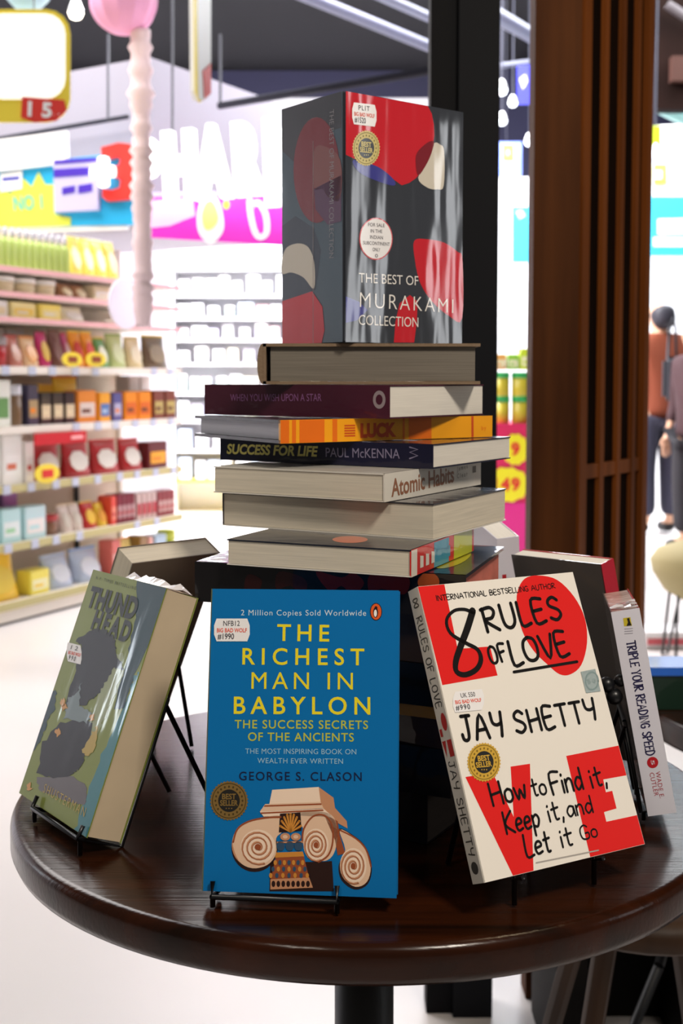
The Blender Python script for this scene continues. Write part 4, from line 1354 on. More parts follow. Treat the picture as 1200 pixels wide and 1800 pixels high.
# success for life
mx, W, H = lying((0.0689, 0.9152), DEG(58.2), -0.0490, 0.0190, 0.143, 0.201, 'left')
mnb = printed('spine_midnight', (22, 22, 48))
r, c = book('book', 'midnight blue paperback with slanted pale yellow title in the stack', mx, W, H, 0.0194, mnb, M_pagew, ct=0.001)
a = Art(c, spine_face(mx, H, 0.0194), **K)
a.text('SUCCESS FOR LIFE', (157, 434), (478, 444), 32, printed('title_pale_yellow', (236, 226, 130)), 2, bold=0.035, shear=0.18)
a.text('PAUL McKENNA', (505, 446), (765, 452), 32, printed('title_greyblue', (128, 122, 150)), 2)
a.stroke([(800, 412), (828, 420), (800, 430), (828, 442), (800, 452)], 5, printed('title_greyblue', (128, 122, 150)), 2, smooth=False)
c.build('cover', r)
# luck
mx, W, H = lying((-0.046, 0.9139), DEG(32.8), -0.0308, 0.0180, 0.206, 0.146, 'right')
mam = printed('amber', (246, 166, 28)); mo2 = printed('orange_weave', (232, 112, 26)); mrd = printed('rust_red', (206, 78, 30))
r, c = book('book', 'amber and orange banded hardcover under the plum paperback', mx, W, H, 0.0184, printed('luck_black', (34, 34, 42)), mat('pages_cool', (196, 196, 206), .7, vary=.1, vscale=(20, 20, 900)), spine=mam, hard=True)
a = Art(c, spine_face(mx, H, 0.0184), clip=(H, 0.0184), **K)
for u0, u1, m in ((345, 376, mo2), (386, 400, mo2), (412, 500, mo2), (528, 545, mo2), (775, 782, mo2), (796, 876, mo2), (1016, 1024, mrd)):
    a.poly([(u0, 280), (u1, 280), (u1, 410), (u0, 410)], m, 1)
a.text('LUCK', (626, 376), (752, 372), 44, mrd, 2, bold=0.06)
for k in range(5):
    a.poly([(570, 334 + 9 * k), (608, 333 + 9 * k), (608, 338 + 9 * k), (570, 339 + 9 * k)], mrd, 2)
a.text('by', (1052, 352), (1068, 350), 14, mo2, 2)
c.build('cover', r)
# purple
mx, W, H = lying((0.0365, 0.9283), DEG(51.7), -0.0046, 0.0260, 0.136, 0.197, 'left')
mpu = printed('spine_plum', (72, 26, 44), (0.5, 60, 60, 90))
r, c = book('book', 'plum paperback with mauve spine title below the beige hardcover', mx, W, H, 0.0267, mpu, M_pagew, ct=0.001)
a = Art(c, spine_face(mx, H, 0.0267), **K)
a.text('WHEN YOU WISH UPON A STAR', (170, 250), (490, 250), 24, printed('title_mauve', (150, 96, 146)), 2)

a.ell((693, 245), 22, 32, printed('badge_grey', (150, 136, 140)), 2); a.ell((693, 245), 12, 18, mpu, 3)
c.build('cover', r)
# beige hardcover, page edge to the viewer, spine on the left
m = Matrix.Translation((-0.0635 * S_, 0.9869 * S_, EYE + (0.0288 - 0.0333) * S_)) @ Matrix.Rotation(0.0, 4, 'Z')
mtan = mat('tan_board', (122, 100, 76), 0.6, bump=.3, bscale=(300, 300, 300))
r, c = book('book', 'beige clothbound hardcover with grey pages under the boxed set', m, 0.182, 0.235, 0.0342, mtan, M_paged, hard=True)
vs = []
n = 9
for yy in (0, 0.235):
    for i in range(n):
        t = math.pi * i / (n - 1)
        vs.append((-0.005 * math.sin(t), yy, 0.0342 / 2 - 0.0342 / 2 * math.cos(t)))
c.add(vs, [tuple(range(n)), tuple(range(n, 2 * n))] + [(i, i + 1, n + i + 1, n + i) for i in range(n - 1)], mtan, False)
c.build('cover', r)

# --- boxed set ---------------------------------------------------------------
yaw = 0.6565
nb = (0.0014, 0.9778); wR, wL, HB = 0.1306 * S_, 0.0862 * S_, 0.1985 * S_
mx = smx(nb, yaw, 0.0291)
CRB = (0.26, 18, 18, 4.0)
chl = printed('charcoal', (50, 53, 60), CRB); red = printed('crimson', (196, 26, 40), CRB); blu = printed('ultramarine', (60, 60, 138), CRB); bei = printed('warm_beige', (206, 198, 182), CRB); dred = printed('wine', (120, 24, 36), CRB); wht = printed('letter_white', (236, 232, 226), CRB)
tealc = printed('slate_teal', (58, 80, 94), CRB)
root = empty('boxed_book_set', mx, 'shrink wrapped black and red boxed book set standing on top of the stack', 'book set')
b = MB(); b.bbox((0.0012, 0.0012, 0.0004), (wR, wL, HB), chl, 0.0012, 2)
FR = Face(mx, (0, 0.0008, 0), (1, 0, 0), (0, 0, 1), (0, -1, 0))
KB = dict(sx=480, sy=140, k=0.3)
a = Art(b, FR, clip=(wR, HB), **KB)
a.uvpoly([(0.003, .0004), (wR - .0002, .0004), (wR - .0002, HB), (0.003, HB)], chl, 1)
a.poly([(425, 40), (905, 140), (928, 200), (940, 262), (943, 330), (930, 408), (905, 475), (872, 534), (835, 578), (794, 606), (752, 619), (712, 590), (680, 562), (640, 532), (600, 508), (540, 484), (480, 466), (425, 440)], red, 2)
a.poly([(470, 470), (600, 505), (680, 560), (715, 605), (690, 620), (560, 575), (490, 530)], blu, 3, True)
a.poly([(940, 375), (975, 380), (1000, 420), (998, 620), (960, 643), (900, 632), (848, 575), (905, 470)], bei, 3, True)
a.poly([(840, 430), (900, 370), (938, 362), (935, 400), (905, 480), (850, 562), (834, 500)], dred, 4, True)
a.poly([(825, 945), (900, 935), (1000, 955), (1080, 1010), (1130, 1060), (1130, 1400), (1030, 1385), (930, 1300), (860, 1190), (830, 1060)], red, 2, True)
a.poly([(740, 1310), (800, 1262), (845, 1300), (840, 1420), (825, 1540), (706, 1540), (715, 1420)], red, 2)
a.poly([(425, 1270), (500, 1300), (552, 1350), (490, 1410), (425, 1425)], blu, 2)
a = Art(b, FR, **KB)
a.text('THE BEST OF', (500, 1188), (848, 1206), 56, wht, 5, bold=-0.005)
a.text('MURAKAMI', (506, 1333), (1052, 1369), 88, wht, 5, bold=-0.012)
a.text('COLLECTION', (500, 1436), (848, 1450), 58, wht, 5, bold=-0.005)
FL = Face(mx, (0.0008, wL, 0), (0, -1, 0), (0, 0, 1), (-1, 0, 0))
a = Art(b, FL, clip=(wL, HB), **KB)
a.uvpoly([(.0002, .0004), (wL - .002, .0004), (wL - .002, HB), (.0002, HB)], tealc, 1)
a.poly([(40, 170), (240, 100), (400, 50), (400, 280), (250, 330), (120, 480), (40, 420)], chl, 2)
a.ell((255, 530), 135, 310, dred, 3)
a.poly([(240, 640), (400, 560), (400, 830), (320, 850), (250, 760)], printed('plum_overlap', (84, 44, 80), CRB), 4)
a.poly([(240, 420), (300, 390), (395, 470), (395, 700), (330, 690), (290, 640), (240, 630)], printed('rose_brown', (128, 70, 66), CRB), 4, True)
a.poly([(40, 860), (130, 800), (240, 870), (280, 1000), (250, 1230), (40, 1300)], printed('deep_slate', (40, 52, 68), CRB), 2)
a.poly([(40, 1060), (80, 985), (150, 960), (210, 985), (243, 1080), (240, 1225), (180, 1160), (110, 1130), (40, 1138)], bei, 4, True)
a.poly([(40, 1300), (230, 1240), (290, 1330), (302, 1470), (285, 1545), (40, 1550)], red, 4)
a = Art(b, FL, **KB)
a.stroke([(236, 360), (236, 1545)], 3, printed('fold_light', (150, 140, 140), CRB), 5, smooth=False)
a.text('THE BEST OF MURAKAMI COLLECTION', (332, 180), (330, 1046), 26, printed('spine_grey', (150, 146, 150), CRB), 5, up=(1, 0), bold=-0.01)
b.build('slipcase', root)
a = Art(None, FR, **KB)
sticker_white(a, 532, 205, 142, 128, ('PLIT', '#1520'), root, 'white price sticker', 0.12)
seal(a, 543, 402, 82, 106, root, 'gold best seller seal', (214, 196, 120), 0.1)
b = MB(); a2 = Art(b, FR, **KB)
a2.ell((600, 933), 98, 124, printed('sticker_rim', (210, 96, 104)), 5); a2.ell((600, 933), 92, 117, mat('sticker_white', (238, 236, 236), 0.5), 6)
for i, t in enumerate(('FOR SALE', 'IN THE', 'INDIAN', 'SUBCONTINENT', 'ONLY', '0')):
    hw = (48, 34, 38, 78, 22, 8)[i]
    a2.text(t, (602 - hw, 862 + 36 * i - hw * .06), (602 + hw, 862 + 36 * i + hw * .06), 20, mat('sticker_ink2', (80, 76, 86), 0.5), 8)
b.build('round_sticker', root, label='white round sticker with a red rim')

# --- displayed books ---------------------------------------------------------


def easel(label, mxb, W, T, base_z, lip=0.014, wide=0.6, x0=0.2, rear=0.075, hgt=0.1, front=True):
    """black wire easel in the frame of the displayed book (canonical p, q, t); feet reach the table at base_z"""
    root = empty('book_stand', mxb, label, 'stand')
    inv = mxb.inverted()
    dn = (inv.to_3x3() @ Vector((0, 0, -1)))

    def drop(p):
        w = mxb @ Vector(p)
        return inv @ Vector((w.x, w.y, base_z + 0.002))

    def back(p, dist):
        w = mxb @ Vector(p)
        n = (mxb.to_3x3() @ Vector((0, 0, -1))); n.z = 0; n.normalize()
        w = w + n * dist
        return inv @ Vector((w.x, w.y, base_z + 0.002))
    e = 0.0018
    xs = (W * x0, W * (x0 + wide))
    b = MB()
    if front:
      b.tube([(xs[0], lip * .5, T + 0.003), (xs[0], -e - 0.001, T + 0.004), (xs[1], -e - 0.001, T + 0.004), (xs[1], lip * .5, T + 0.003)], e, M_wire)
      b.build('front_lip', root)
    for x in xs:
        b = MB(); b.tube([(x, -e - 0.001, T + 0.004 if front else T * .6), (x, -e - 0.001, -0.004), (x, hgt, -0.004)], e, M_wire); b.build('side_wire', root)
        b = MB(); tq = T + 0.002 if front else -0.002; f = drop((x, -e - .001, tq)); b.tube([(x, -e - 0.001, tq), f], e, M_wire); b.build('front_foot', root)
        b = MB(); b.tube([(x, hgt * .95, -0.004), back((x, 0.0, -0.004), rear)], e * 1.1, M_wire); b.build('rear_leg', root)
    b = MB(); b.tube([(xs[0], hgt, -0.004), (xs[1], hgt, -0.004)], e, M_wire); b.build('cross_wire', root)
    return root


def upright_front(fit, W, D):
    """canonical matrix for a standing book whose front faces the viewer, spine on its left"""
    M, o = fit
    ex, ey, ez = M.col[0], M.col[1], M.col[2]
    return frame(o + ey * D, ex, ez, -ey)


# The Richest Man in Babylon
W, H, D = 0.1286, 0.1986, 0.013
M, o = stand_mx((-0.0282, 0.775, -0.3367), -0.1166, 0.2237, -0.011, W, D)
o = o + M @ Vector((-W / 2, 0, 0))
mx = upright_front((M, o), W, D)
CRR = (0.05, 14, 14, 14)
blue = printed('cover_blue', (8, 108, 172), CRR, coat=.35); yel = printed('title_yellow', (232, 214, 42), CRR, coat=.35); wt = printed('small_white', (206, 222, 230), CRR, coat=.35); nv = printed('author_navy', (22, 34, 66), CRR, coat=.35)
root, c = book('book', 'blue paperback with yellow title and stone column capital on its cover', mx, W, H, D, blue, M_page, spine=printed('spine_olive', (120, 126, 80)), ct=0.0007)
FC = Face(mx, (0, 0, D), (1, 0, 0), (0, 1, 0), (0, 0, 1))
KR = dict(sx=330, sy=1000, k=1 / 3)
a = Art(c, FC, **KR)
a.text('2 Million Copies Sold Worldwide', (280, 245), (940, 247), 29, wt, 2)
for t, x0, x1, yb, h, m, bd in (('THE', 470, 745, 380, 85, yel, .012), ('RICHEST', 287, 930, 505, 84, yel, .012), ('MAN IN', 335, 870, 634, 87, yel, .0), ('BABYLON', 242, 962, 765, 88, yel, .012), ('THE SUCCESS SECRETS', 247, 950, 842, 43, printed('sub_yellow', (186, 190, 70), CRR, coat=.35), .01), ('OF THE ANCIENTS', 317, 875, 908, 43, printed('sub_yellow', (186, 190, 70), CRR, coat=.35), .01), ('THE MOST INSPIRING BOOK ON', 303, 888, 976, 27, printed('pale_blue', (150, 190, 210), CRR, coat=.35), 0), ('WEALTH EVER WRITTEN', 367, 818, 1026, 27, printed('pale_blue', (150, 190, 210), CRR, coat=.35), 0), ('GEORGE S. CLASON', 270, 917, 1116, 44, nv, .012)):
    a.text(t, (x0, yb - 2), (x1, yb + 2), h, m, 2, bold=bd)
# publisher oval
a.ell((992, 226), 32, 46, printed('oval_dark', (40, 24, 30), CRR), 2); a.ell((992, 226), 28, 42, printed('oval_orange', (222, 92, 40), CRR), 3)
a.ell((990, 230), 13, 27, printed('oval_dark', (40, 24, 30), CRR), 4); a.ell((989, 234), 8, 19, printed('oval_white', (240, 236, 230), CRR), 5); a.ell((992, 206), 8, 9, printed('oval_dark', (40, 24, 30), CRR), 5)
# ionic capital
s1 = printed('stone_light', (226, 190, 160), CRR); s2 = printed('stone_mid', (196, 140, 104), CRR); s3 = printed('stone_rust', (150, 76, 44), CRR); s4 = printed('stone_dark', (44, 24, 20), CRR); s5 = printed('stone_blue', (52, 78, 104), CRR); s6 = printed('stone_gold', (204, 136, 56), CRR); s7 = printed('stone_pale', (240, 214, 190), CRR)
a.poly([(435, 1545), (760, 1545), (762, 1700), (430, 1700)], s4, 2)
a.ell((352, 1470), 122, 128, s4, 2); a.ell((346, 1456), 114, 118, s2, 3)
a.poly([(236, 1440), (262, 1370), (320, 1330), (400, 1310), (500, 1305), (500, 1380), (466, 1420), (466, 1500), (420, 1560), (340, 1578), (270, 1540)], s1, 4, True)
a.poly([(445, 1165), (690, 1150), (700, 1228), (430, 1240)], s7, 3)
a.poly([(690, 1150), (768, 1206), (776, 1260), (838, 1330), (842, 1368), (716, 1300), (700, 1228)], s2, 3)
a.poly([(408, 1240), (700, 1228), (716, 1262), (380, 1280)], s1, 4); a.poly([(405, 1246), (704, 1236), (706, 1244), (402, 1254)], s3, 5)
a.poly([(380, 1280), (716, 1264), (770, 1310), (560, 1300), (400, 1306)], s7, 4); a.poly([(384, 1284), (714, 1268), (716, 1276), (384, 1292)], s3, 5)
a.poly([(560, 1290), (700, 1280), (770, 1310), (790, 1400), (770, 1500), (720, 1540), (640, 1520), (606, 1440), (610, 1370)], s1, 4, True)
a.poly([(716, 1290), (790, 1330), (800, 1400), (830, 1500), (790, 1510), (776, 1430)], s3, 4)
a.poly([(640, 1550), (760, 1540), (770, 1700), (650, 1690)], s4, 4)
a.poly([(796, 1370), (880, 1410), (940, 1470), (970, 1570), (950, 1660), (880, 1690), (810, 1640), (796, 1560), (830, 1480)], s4, 3, True)
a.poly([(800, 1374), (884, 1418), (936, 1474), (964, 1570), (944, 1650), (884, 1676), (822, 1630), (804, 1560), (830, 1480)], s1, 4, True)
a.stroke([(800, 1376), (884, 1420), (940, 1480), (966, 1570)], 8, s3, 5)
for cx, cy, R0, ry in ((370, 1466, 92, 1.0), (676, 1455, 66, 1.3), (872, 1566, 70, 1.35)):
    pts = []
    for i in range(60):
        t = i * 0.36
        r = R0 * (1 - i / 62)
        pts.append((cx + r * math.cos(t + 1.2), cy + r * ry * math.sin(t + 1.2)))
    a.ell((cx, cy), R0, R0 * ry, s7, 5)
    a.stroke(pts, 9, s2, 6, smooth=False)
    a.stroke([(p[0] + 4, p[1] + 4) for p in pts], 3, s3, 7, smooth=False)
    a.ell((cx, cy), R0 * .18, R0 * .18 * ry, s3, 8)
a.stroke([(240, 1440), (262, 1372), (320, 1332), (410, 1312), (490, 1308)], 9, s3, 6)
a.stroke([(604, 1440), (612, 1370), (660, 1305), (720, 1300), (760, 1350), (764, 1440), (740, 1510), (690, 1545)], 9, s3, 6)
a.poly([(486, 1290), (594, 1284), (600, 1380), (480, 1390)], s4, 5)
for k in range(9):
    t = math.radians(200 + 17.5 * k)
    a.stroke([(542, 1388), (542 + 58 * math.cos(t), 1388 + 96 * math.sin(t))], [5, 12], s6, 6, smooth=False)
for cx in (514, 570):
    a.ell((cx, 1412), 26, 20, s2, 7); a.ell((cx, 1412), 13, 10, s1, 8)
for cx in (490, 538, 584):
    a.ell((cx, 1460), 22, 26, s5, 7)
a.poly([(466, 1495), (606, 1490), (614, 1515), (460, 1522)], s6, 7); a.poly([(470, 1438), (606, 1434), (606, 1444), (470, 1446)], s2, 7)
a.poly([(464, 1522), (612, 1515), (640, 1630), (436, 1642)], s3, 6)
for k in range(7):
    for j in range(3):
        x = 462 + 24 * k + (k - 3) * j * 4
        a.ell((x, 1548 + 34 * j), 9, 14, s5 if (k + j) % 2 else s6, 8, 10)
a.poly([(436, 1636), (640, 1626), (660, 1680), (436, 1690)], s2, 7)
for k in range(8):
    a.ell((452 + 26 * k, 1660), 10, 17, s4, 8, 10)
c.build('cover', root)
a = Art(None, FC, **KR)
sticker_white(a, 233, 322, 188, 120, ('NFB12', '#1990'), root, 'white price sticker', 0.0)
seal(a, 218, 1222, 102, 106, root, 'dull gold best seller seal', (132, 104, 52), 0.0)
easel('black wire stand holding the blue paperback at the table front', mx, W, D, TZ, wide=0.64, x0=0.06, hgt=0.09)

# 8 Rules of Love
W, D, H = 0.1407 * .965, 0.0137 * .965, 0.2027 * .965
M, o = stand_mx((0.0940 * .965, 0.7821 * .965, -0.3319 * .965), DEG(29.126), DEG(24.356), DEG(0.233), W, D)
mx = upright_front((M, o), W, D)
CR8 = (0.12, 25, 25, 25)
cw = printed('ivory_cover', (236, 230, 220), CR8, coat=.4); rd = printed('signal_red', (224, 36, 34), CR8, coat=.4); bk = printed('brush_black', (24, 22, 22), CR8, coat=.4)
root, c = book('book', 'white and red paperback with black brush lettered cover tilted on a wire stand', mx, W, H, D, cw, M_page, spine=printed('spine_ivory', (206, 200, 190), CR8, coat=.4), ct=0.0009)
FC = Face(mx, (0, 0, D), (1, 0, 0), (0, 1, 0), (0, 0, 1))
K8 = dict(sx=690, sy=960, k=0.425)
a = Art(c, FC, clip=(W, H), **K8)
a.poly([(90, 150), (213, 158), (268, 425), (402, 415), (433, 535), (205, 575)], rd, 1)
a.poly([(600, 110), (680, 140), (750, 210), (795, 300), (803, 400), (780, 490), (735, 530), (690, 530), (640, 490), (580, 430), (535, 350), (515, 260), (515, 190), (545, 135)], rd, 1, True)
a.poly([(300, 955), (412, 936), (500, 1120), (487, 912), (567, 900), (586, 1360), (503, 1390)], rd, 1)
a.poly([(717, 868), (950, 822), (975, 946), (870, 965), (881, 1018), (907, 1012), (925, 1085), (873, 1100), (883, 1140), (1012, 1112), (1060, 1232), (820, 1300)], rd, 1)
a = Art(c, FC, **K8)
a.hand('INTERNATIONAL BESTSELLING AUTHOR', (182, 226), (672, 174), 22, bk, 3, w=.16, jit=.05)
a.stroke([(330, 275), (296, 262), (252, 268), (222, 306), (238, 360), (300, 400), (350, 428), (364, 470), (345, 510), (300, 532), (264, 520), (260, 478), (280, 415), (308, 340), (330, 268)], [14, 13, 12, 13, 14, 15, 16, 20, 20, 20, 20, 24, 26, 28, 28], bk, 3)
a.hand('RULES', (392, 352), (700, 298), 100, bk, 3, w=.155, gap=.3, jit=.03)
a.hand('OF', (408, 488), (474, 472), 74, bk, 3, w=.17, gap=.3)
a.hand('LOVE', (503, 492), (730, 445), 102, bk, 3, w=.15, gap=.2, jit=.03)
a.stroke([(500, 521), (640, 498), (762, 478)], 11, bk, 3)
a.hand('JAY', (293, 806), (462, 785), 102, bk, 3, w=.15, gap=.3, jit=.04)
a.hand('SHETTY', (515, 776), (846, 716), 92, bk, 3, w=.155, gap=.3, jit=.03)
for s, p0, p1, h in (('How', (416, 1074), (556, 1040), 96), ('to', (582, 1036), (638, 1024), 76), ('Find', (664, 1028), (790, 1003), 92), ('it,', (824, 1000), (886, 985), 86), ('Keep', (472, 1190), (612, 1160), 92), ('it,', (648, 1140), (708, 1126), 80), ('and', (726, 1120), (830, 1100), 72), ('Let', (556, 1284), (656, 1264), 92), ('it', (700, 1246), (746, 1236), 80), ('Go', (782, 1216), (848, 1200), 60)):
    a.hand(s, p0, p1, h, bk, 3, w=.13, gap=.16)
a.stroke([(592, 1310), (850, 1258)], 5, printed('fine_grey', (170, 164, 158), CR8), 3)
SF = Face(mx, (-0.0001, H, 0), (0, -1, 0), (0, 0, 1), (-1, 0, 0))
sk = printed('spine_ink', (66, 62, 58), CR8)


def spt(s, u0, u1, h, m, serif=False):
    ln = u1 - u0
    tot = sum(G[ch][0] for ch in s) + .3 * (len(s) - 1)
    kx = ln / tot
    x = 0
    for ch in s:
        gw, st = G[ch]
        for q in st:
            P = [Vector((u0 + kx * (x + p[0]), D / 2 - h / 2 + h * p[1])) for p in q]
            Art(c, SF).stroke(None, h * .13, m, 2, uv=P)
        x += gw + .3


spt('RULES OF LOVE', 0.020, 0.082, 0.007, sk)
spt('JAY SHETTY', 0.118, 0.178, 0.007, sk)
sa = Art(c, SF)
sa.stroke(None, .0011, sk, 2, uv=[Vector((.010 + .003 * math.cos(t), D / 2 + .003 * math.sin(2 * t))) for t in [k * .35 for k in range(19)]])
srd = printed('spine_red_dull', (176, 40, 40), CR8)
sa.uvpoly([(.092 + .006 * math.cos(t), D * .66 + .0032 * math.sin(t)) for t in [k * .42 for k in range(15)]], srd, 2)
sa.uvpoly([(.096, .001), (.101, .001), (.101, .004), (.096, .004)], srd, 2)
sa.uvpoly([(.104, .007), (.115, .007), (.115, .0125), (.104, .0125)], srd, 2); sa.uvpoly([(.104, .001), (.115, .003), (.104, .0055)], srd, 2)
sa.uvpoly([(.186 + .004 * math.cos(t), D / 2 + .004 * math.sin(t)) for t in [k * .42 for k in range(15)]], sk, 2)
c.build('cover', root)
a = Art(None, FC, **K8)
sticker_white(a, 312, 640, 128, 86, ('UK 550', '#990'), root, 'white price sticker', -0.1)
seal(a, 376, 894, 70, 82, root, 'gold best seller seal', (216, 172, 60), -0.1)
b = MB(); a2 = Art(b, FC, **K8)
hol = mat('hologram_grey', (176, 190, 188), 0.25, metal=.4)
a2.poly([(776, 520), (836, 508), (858, 600), (798, 608)], hol, 5); a2.stroke([(822 + 26 * math.cos(t), 558 + 36 * math.sin(t)) for t in [k * .42 for k in range(16)]], 6, mat('hologram_dark', (126, 146, 146), .3), 6); a2.text('80', (806, 572), (838, 566), 22, MATS['hologram_dark'], 6)
b.build('hologram_sticker', root, label='small silver hologram sticker')
easel('black wire stand holding the white and red paperback', mx, W, D, TZ, wide=0.5, x0=0.25, front=False)

# Thunderhead
W, D, H = 0.1265, 0.0294, 0.1887
M, o = stand_mx((-0.2610, 0.9648, -0.3347), DEG(-53.4989), DEG(21.4335), DEG(-0.884), W, D)
mx = upright_front((M, o), W, D)
CRT = (0.22, 26, 5, 26)
P_ = lambda n, c_: printed('th_' + n, c_, CRT, coat=0.3)
ol = P_('olive', (128, 140, 66)); tl = P_('teal', (34, 66, 76)); dkk = P_('dark', (10, 18, 26)); gd = P_('gold', (186, 160, 84)); ln_ = P_('line', (16, 28, 26)); pale = P_('pale', (150, 160, 120)); aq = P_('aqua', (70, 130, 140)); dim = P_('dim', (104, 100, 104))
root, c = book('book', 'thick green paperback with dark ragged shapes on its cover at the left table edge', mx, W, H, D, ol, mat('th_pages', (206, 186, 156), 0.7, vary=.12, vscale=(900, 20, 20)), spine=ol, ct=0.0008)
FC = Face(mx, (0, 0, D), (1, 0, 0), (0, 1, 0), (0, 0, 1))
KT = dict(sx=20, sy=990, k=0.28336)
a = Art(c, FC, clip=(W, H), **KT)
a.poly(ragged([(780, 90), (980, 140), (900, 420), (760, 700), (700, 900), (640, 900), (720, 560), (770, 340)], 9, 6, 95), tl, 1)
a.poly(ragged([(700, 900), (760, 700), (830, 640), (640, 1180), (560, 1420), (470, 1720), (380, 1690), (450, 1480), (560, 1180)], 9, 6, 114), aq, 1)
a.poly(ragged([(620, 560), (690, 560), (690, 700), (600, 900), (560, 1010), (500, 1180), (470, 1100), (520, 900)], 9, 6, 99), pale, 2)
a.poly(ragged([(400, 480), (470, 440), (520, 400), (640, 450), (650, 540), (700, 660), (640, 650), (570, 760), (520, 830), (450, 880), (340, 880), (390, 690), (440, 520)], 9, 6, 156), dkk, 3)
a.poly(ragged([(350, 850), (410, 800), (440, 740), (420, 880), (500, 930), (470, 990), (330, 960)], 9, 6, 84), P_('grey', (120, 136, 140)), 4)
a.poly(ragged([(290, 1000), (420, 955), (500, 990), (480, 1140), (430, 1260), (390, 1310), (240, 1330), (160, 1300), (200, 1110)], 9, 6, 115), dkk, 3)
a.poly(ragged([(160, 1330), (380, 1320), (470, 1380), (460, 1500), (180, 1420)], 9, 6, 65), dim, 2)
a.poly(ragged([(280, 790), (270, 900), (220, 1000), (190, 1080), (130, 1160), (200, 960), (250, 800)], 9, 6, 87), tl, 2)
a.poly(ragged([(440, 1160), (500, 1060), (540, 1000), (520, 1160), (470, 1200)], 9, 6, 65), gd, 4)
for cx, cy in ((322, 862), (330, 890), (290, 1052), (500, 960), (110, 1388)):
    a.poly(ragged([(cx - 20, cy - 10), (cx + 12, cy - 24), (cx + 20, cy + 14), (cx - 8, cy + 26)], 8, 3, cx), P_('spark', (206, 150, 84)), 5)
a = Art(c, FC, **KT)
a.text('THUND', (466, 262), (762, 346), 116, ln_, 5, up=(.2, -1), bold=0.05)
a.text('HEAD', (494, 400), (722, 490), 112, ln_, 5, up=(.2, -1), bold=0.05)
a.text('N.Y. TIMES BESTSELLING', (525, 98), (772, 166), 18, ln_, 5, up=(.2, -1))
a.text('SHUSTERMAN', (196, 1420), (452, 1575), 56, gd, 5, up=(.2, -1), bold=-.005)
c.build('cover', root)
a = Art(None, FC, **KT)
sticker_white(a, 392, 560, 92, 118, ('12', '990'), root, 'white price sticker', 0.25)
b = MB()
vs, fs = [], []
for i in range(14):
    t = i / 13
    vs += [(W * (.35 + .65 * t), H + 0.0005, D * .75), (W * (.35 + .65 * t), H + 0.002 + 0.005 * random.random(), D * (.5 + .2 * random.random())), (W * (.35 + .65 * t), H + .0005, D * .2)]
for i in range(13):
    for j in range(2):
        fs.append((3 * i + j, 3 * i + j + 1, 3 * i + j + 4, 3 * i + j + 3))
b.add(vs, fs, mat('film_white', (226, 222, 226), 0.2, coat=1.0)); b.build('shrink_wrap', root, label='crinkled clear plastic wrap on the top edge')
easel('black wire stand holding the green paperback at the left table edge', mx, W, D, TZ, wide=0.66, x0=0.3, hgt=0.11, rear=0.085)

# Triple Your Reading Speed: spine to the viewer, front cover facing right
M, o = stand_mx((0.2363, 0.9176, -0.3368), DEG(-8.3561), DEG(1.1607), DEG(-10.8056), 0, 0)
ex, ey, ez = M.col[0], M.col[1], M.col[2]
T3, W3, H3 = 0.0217, 0.0978, 0.1604
mx = frame(o, ey, ez, ex)
sw = printed('lilac_white', (222, 220, 230), CR8, coat=.4)
root, c = book('book', 'white spined paperback with narrow navy title leaning at the right table side', mx, W3, H3, T3, printed('edge_red', (190, 40, 40)), mat('pages_wrap', (196, 170, 160), .5, coat=.8, crinkle=(.6, 60, 60, 60)), spine=sw, back=printed('back_grey', (96, 90, 86)), ct=0.001)
SF3 = Face(mx, (-0.0001, 0, 0), (0, 0, 1), (0, 1, 0), (-1, 0, 0))
a = Art(c, SF3, sx=1000, sy=960, k=0.29985)
ik = printed('serif_navy', (46, 42, 82), CR8)
a.hand('TRIPLE yOUR READING SPEED'.replace('y', 'y'), (336, 562), (452, 1228), 50, ik, 2, up=(1, -.1), w=.165, serif=True, gap=.25)
a.ell((489, 1268), 33, 33, printed('dot_red', (190, 30, 40), CR8), 2)
a.text('5', (478, 1255), (482, 1282), 20, sw, 3, up=(1, 0))
rr = printed('author_red', (176, 60, 70), CR8)
a.text('WADE E.', (506, 1322), (532, 1478), 26, rr, 2, up=(1, -.1)); a.text('CUTLER', (470, 1330), (500, 1466), 26, rr, 2, up=(1, -.1))
a.poly([(316, 422), (358, 416), (368, 466), (322, 470)], printed('logo_yellow', (206, 186, 50), CR8), 2); a.poly([(338, 424), (352, 420), (356, 440), (366, 464), (336, 468), (344, 446)], printed('logo_black', (40, 36, 30), CR8), 3)
for k in range(3):
    a.stroke([(324, 486 + 14 * k), (372, 482 + 14 * k)], 3, printed('fine_grey2', (140, 136, 146), CR8), 2)
c.build('cover', root)
b = MB()
vs, fs = [], []
for i in range(7):
    for j in range(5):
        vs.append((W3 * (.02 + .3 * i / 6), H3 + 0.0006 + 0.002 * random.random(), T3 * (.02 + .96 * j / 4)))
for i in range(6):
    for j in range(4):
        if (i + j) % 3 != 1:
            fs.append((i * 5 + j, i * 5 + j + 1, (i + 1) * 5 + j + 1, (i + 1) * 5 + j))
b.add(vs, fs, MATS['film_white']); b.build('shrink_wrap', root, label='crinkled clear plastic wrap over the top edge')
mxe = frame(o + ex * 0.0 + ez * 0, ey, ez, ex)
easel('black wire stand with round knobs holding the white spined paperback', mxe, W3, T3, TZ, wide=0.6, x0=0.2, hgt=0.07, rear=0.035, front=False)

tr = bpy.data.objects['book_stand.003']
for u, v, r in ((1066, 1203, .0062), (1079, 1224, .0066), (1090, 1196, .005)):
    pq = mxe.inverted() @ at(u, v, 0.93)
    b = MB(); b.lathe([(0.0005, -r)] + [(r * math.cos(t), r * math.sin(t)) for t in [(-75 + 15 * k) * math.pi / 180 for k in range(11)]] + [(0.0005, r)], M_wire, 16)
    kb = b.build('joint_knob', tr); kb.location = pq
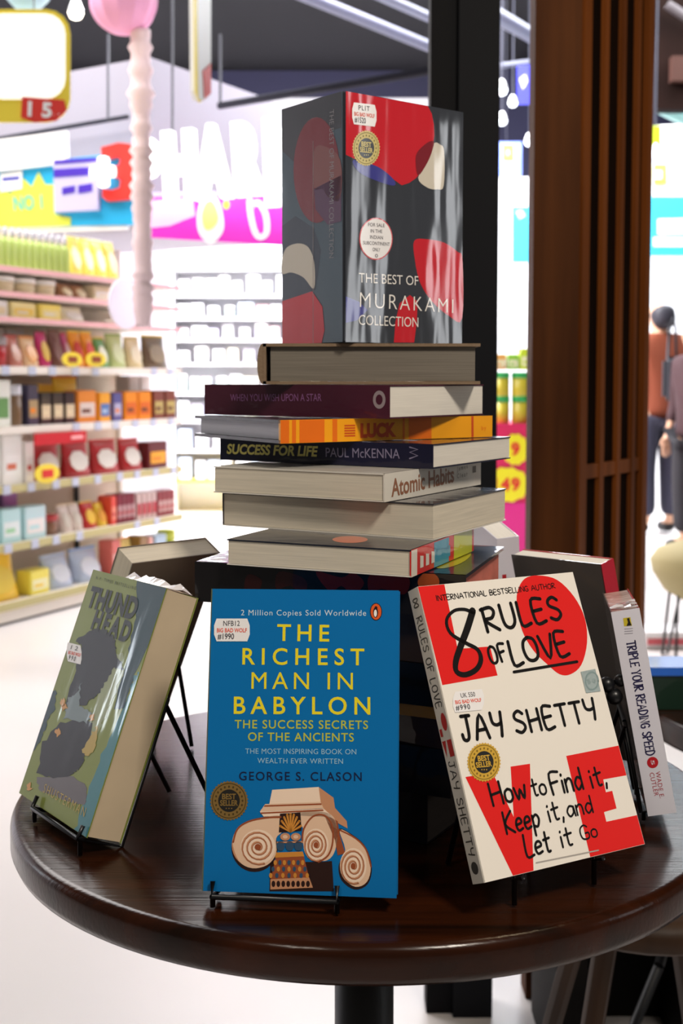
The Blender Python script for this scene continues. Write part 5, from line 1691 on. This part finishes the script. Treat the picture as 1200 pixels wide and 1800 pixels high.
# red-white book standing between the two on the right, facing away
M, o = stand_mx((0.256, 1.042, -0.335), DEG(38), DEG(2), DEG(-13), 0, 0)
ex, ey, ez = M.col[0], M.col[1], M.col[2]
T4, W4, H4 = 0.0165, 0.105, 0.183
mx = frame(o, ey, ez, ex)
root, c = book('book', 'book with red spine and grey back standing behind the white and red paperback', mx, W4, H4, T4, printed('edge_red', (190, 40, 40)), M_pagew, spine=printed('spine_cherry', (176, 34, 52)), back=printed('back_slate', (92, 88, 84)), ct=0.001)
c.build('cover', root)
mxe = mx
easel('black wire stand holding the red spined book with grey back', mxe, W4, T4, TZ, wide=0.6, x0=0.2, hgt=0.08, rear=0.06, front=False)

# worn paperback at the back left, seen from behind, facing away
M, o = stand_mx((-0.242, 1.12, -0.321), DEG(44), DEG(-28), DEG(0), 0, 0)
ex, ey, ez = M.col[0], M.col[1], M.col[2]
W5, T5, H5 = 0.098, 0.026, 0.18
mx = frame(o + ex * W5, -ex, ez, ey)
root, c = book('book', 'paperback with grey brown back facing away at the rear left of the table', mx, W5, H5, T5, printed('back_taupe', (120, 108, 96)), M_page, back=printed('back_taupe', (120, 108, 96)), ct=0.001)
c.build('cover', root)
easel('black wire stand holding the paperback at the rear left of the table', mx, W5, T5, TZ, wide=0.6, x0=0.2, hgt=0.08, rear=0.06, front=False)
# white book at the back right
M, o = stand_mx((0.158, 1.165, -0.325), DEG(12), DEG(-9), DEG(-6), 0, 0)
ex, ey, ez = M.col[0], M.col[1], M.col[2]
W6, T6, H6 = 0.1, 0.022, 0.178
mx = frame(o, ey, ez, ex)
root, c = book('book', 'white paperback facing away at the rear right of the table beside the large dark hardcover', mx, W6, H6, T6, sw, M_pagew, spine=sw, back=sw, ct=0.001)
a = Art(c, Face(mx, (-0.0001, 0, 0), (0, 0, 1), (0, 1, 0), (-1, 0, 0)))
a.uvpoly([(.004, H6 - .05), (.016, H6 - .05), (.016, H6 - .046), (.008, H6 - .046), (.008, H6 - .036), (.004, H6 - .036)], printed('dot_red', (190, 30, 40)), 2)
c.build('cover', root)
easel('black wire stand holding the white paperback at the rear right of the table', mx, W6, T6, TZ, wide=0.6, x0=0.2, hgt=0.08, rear=0.06, front=False)
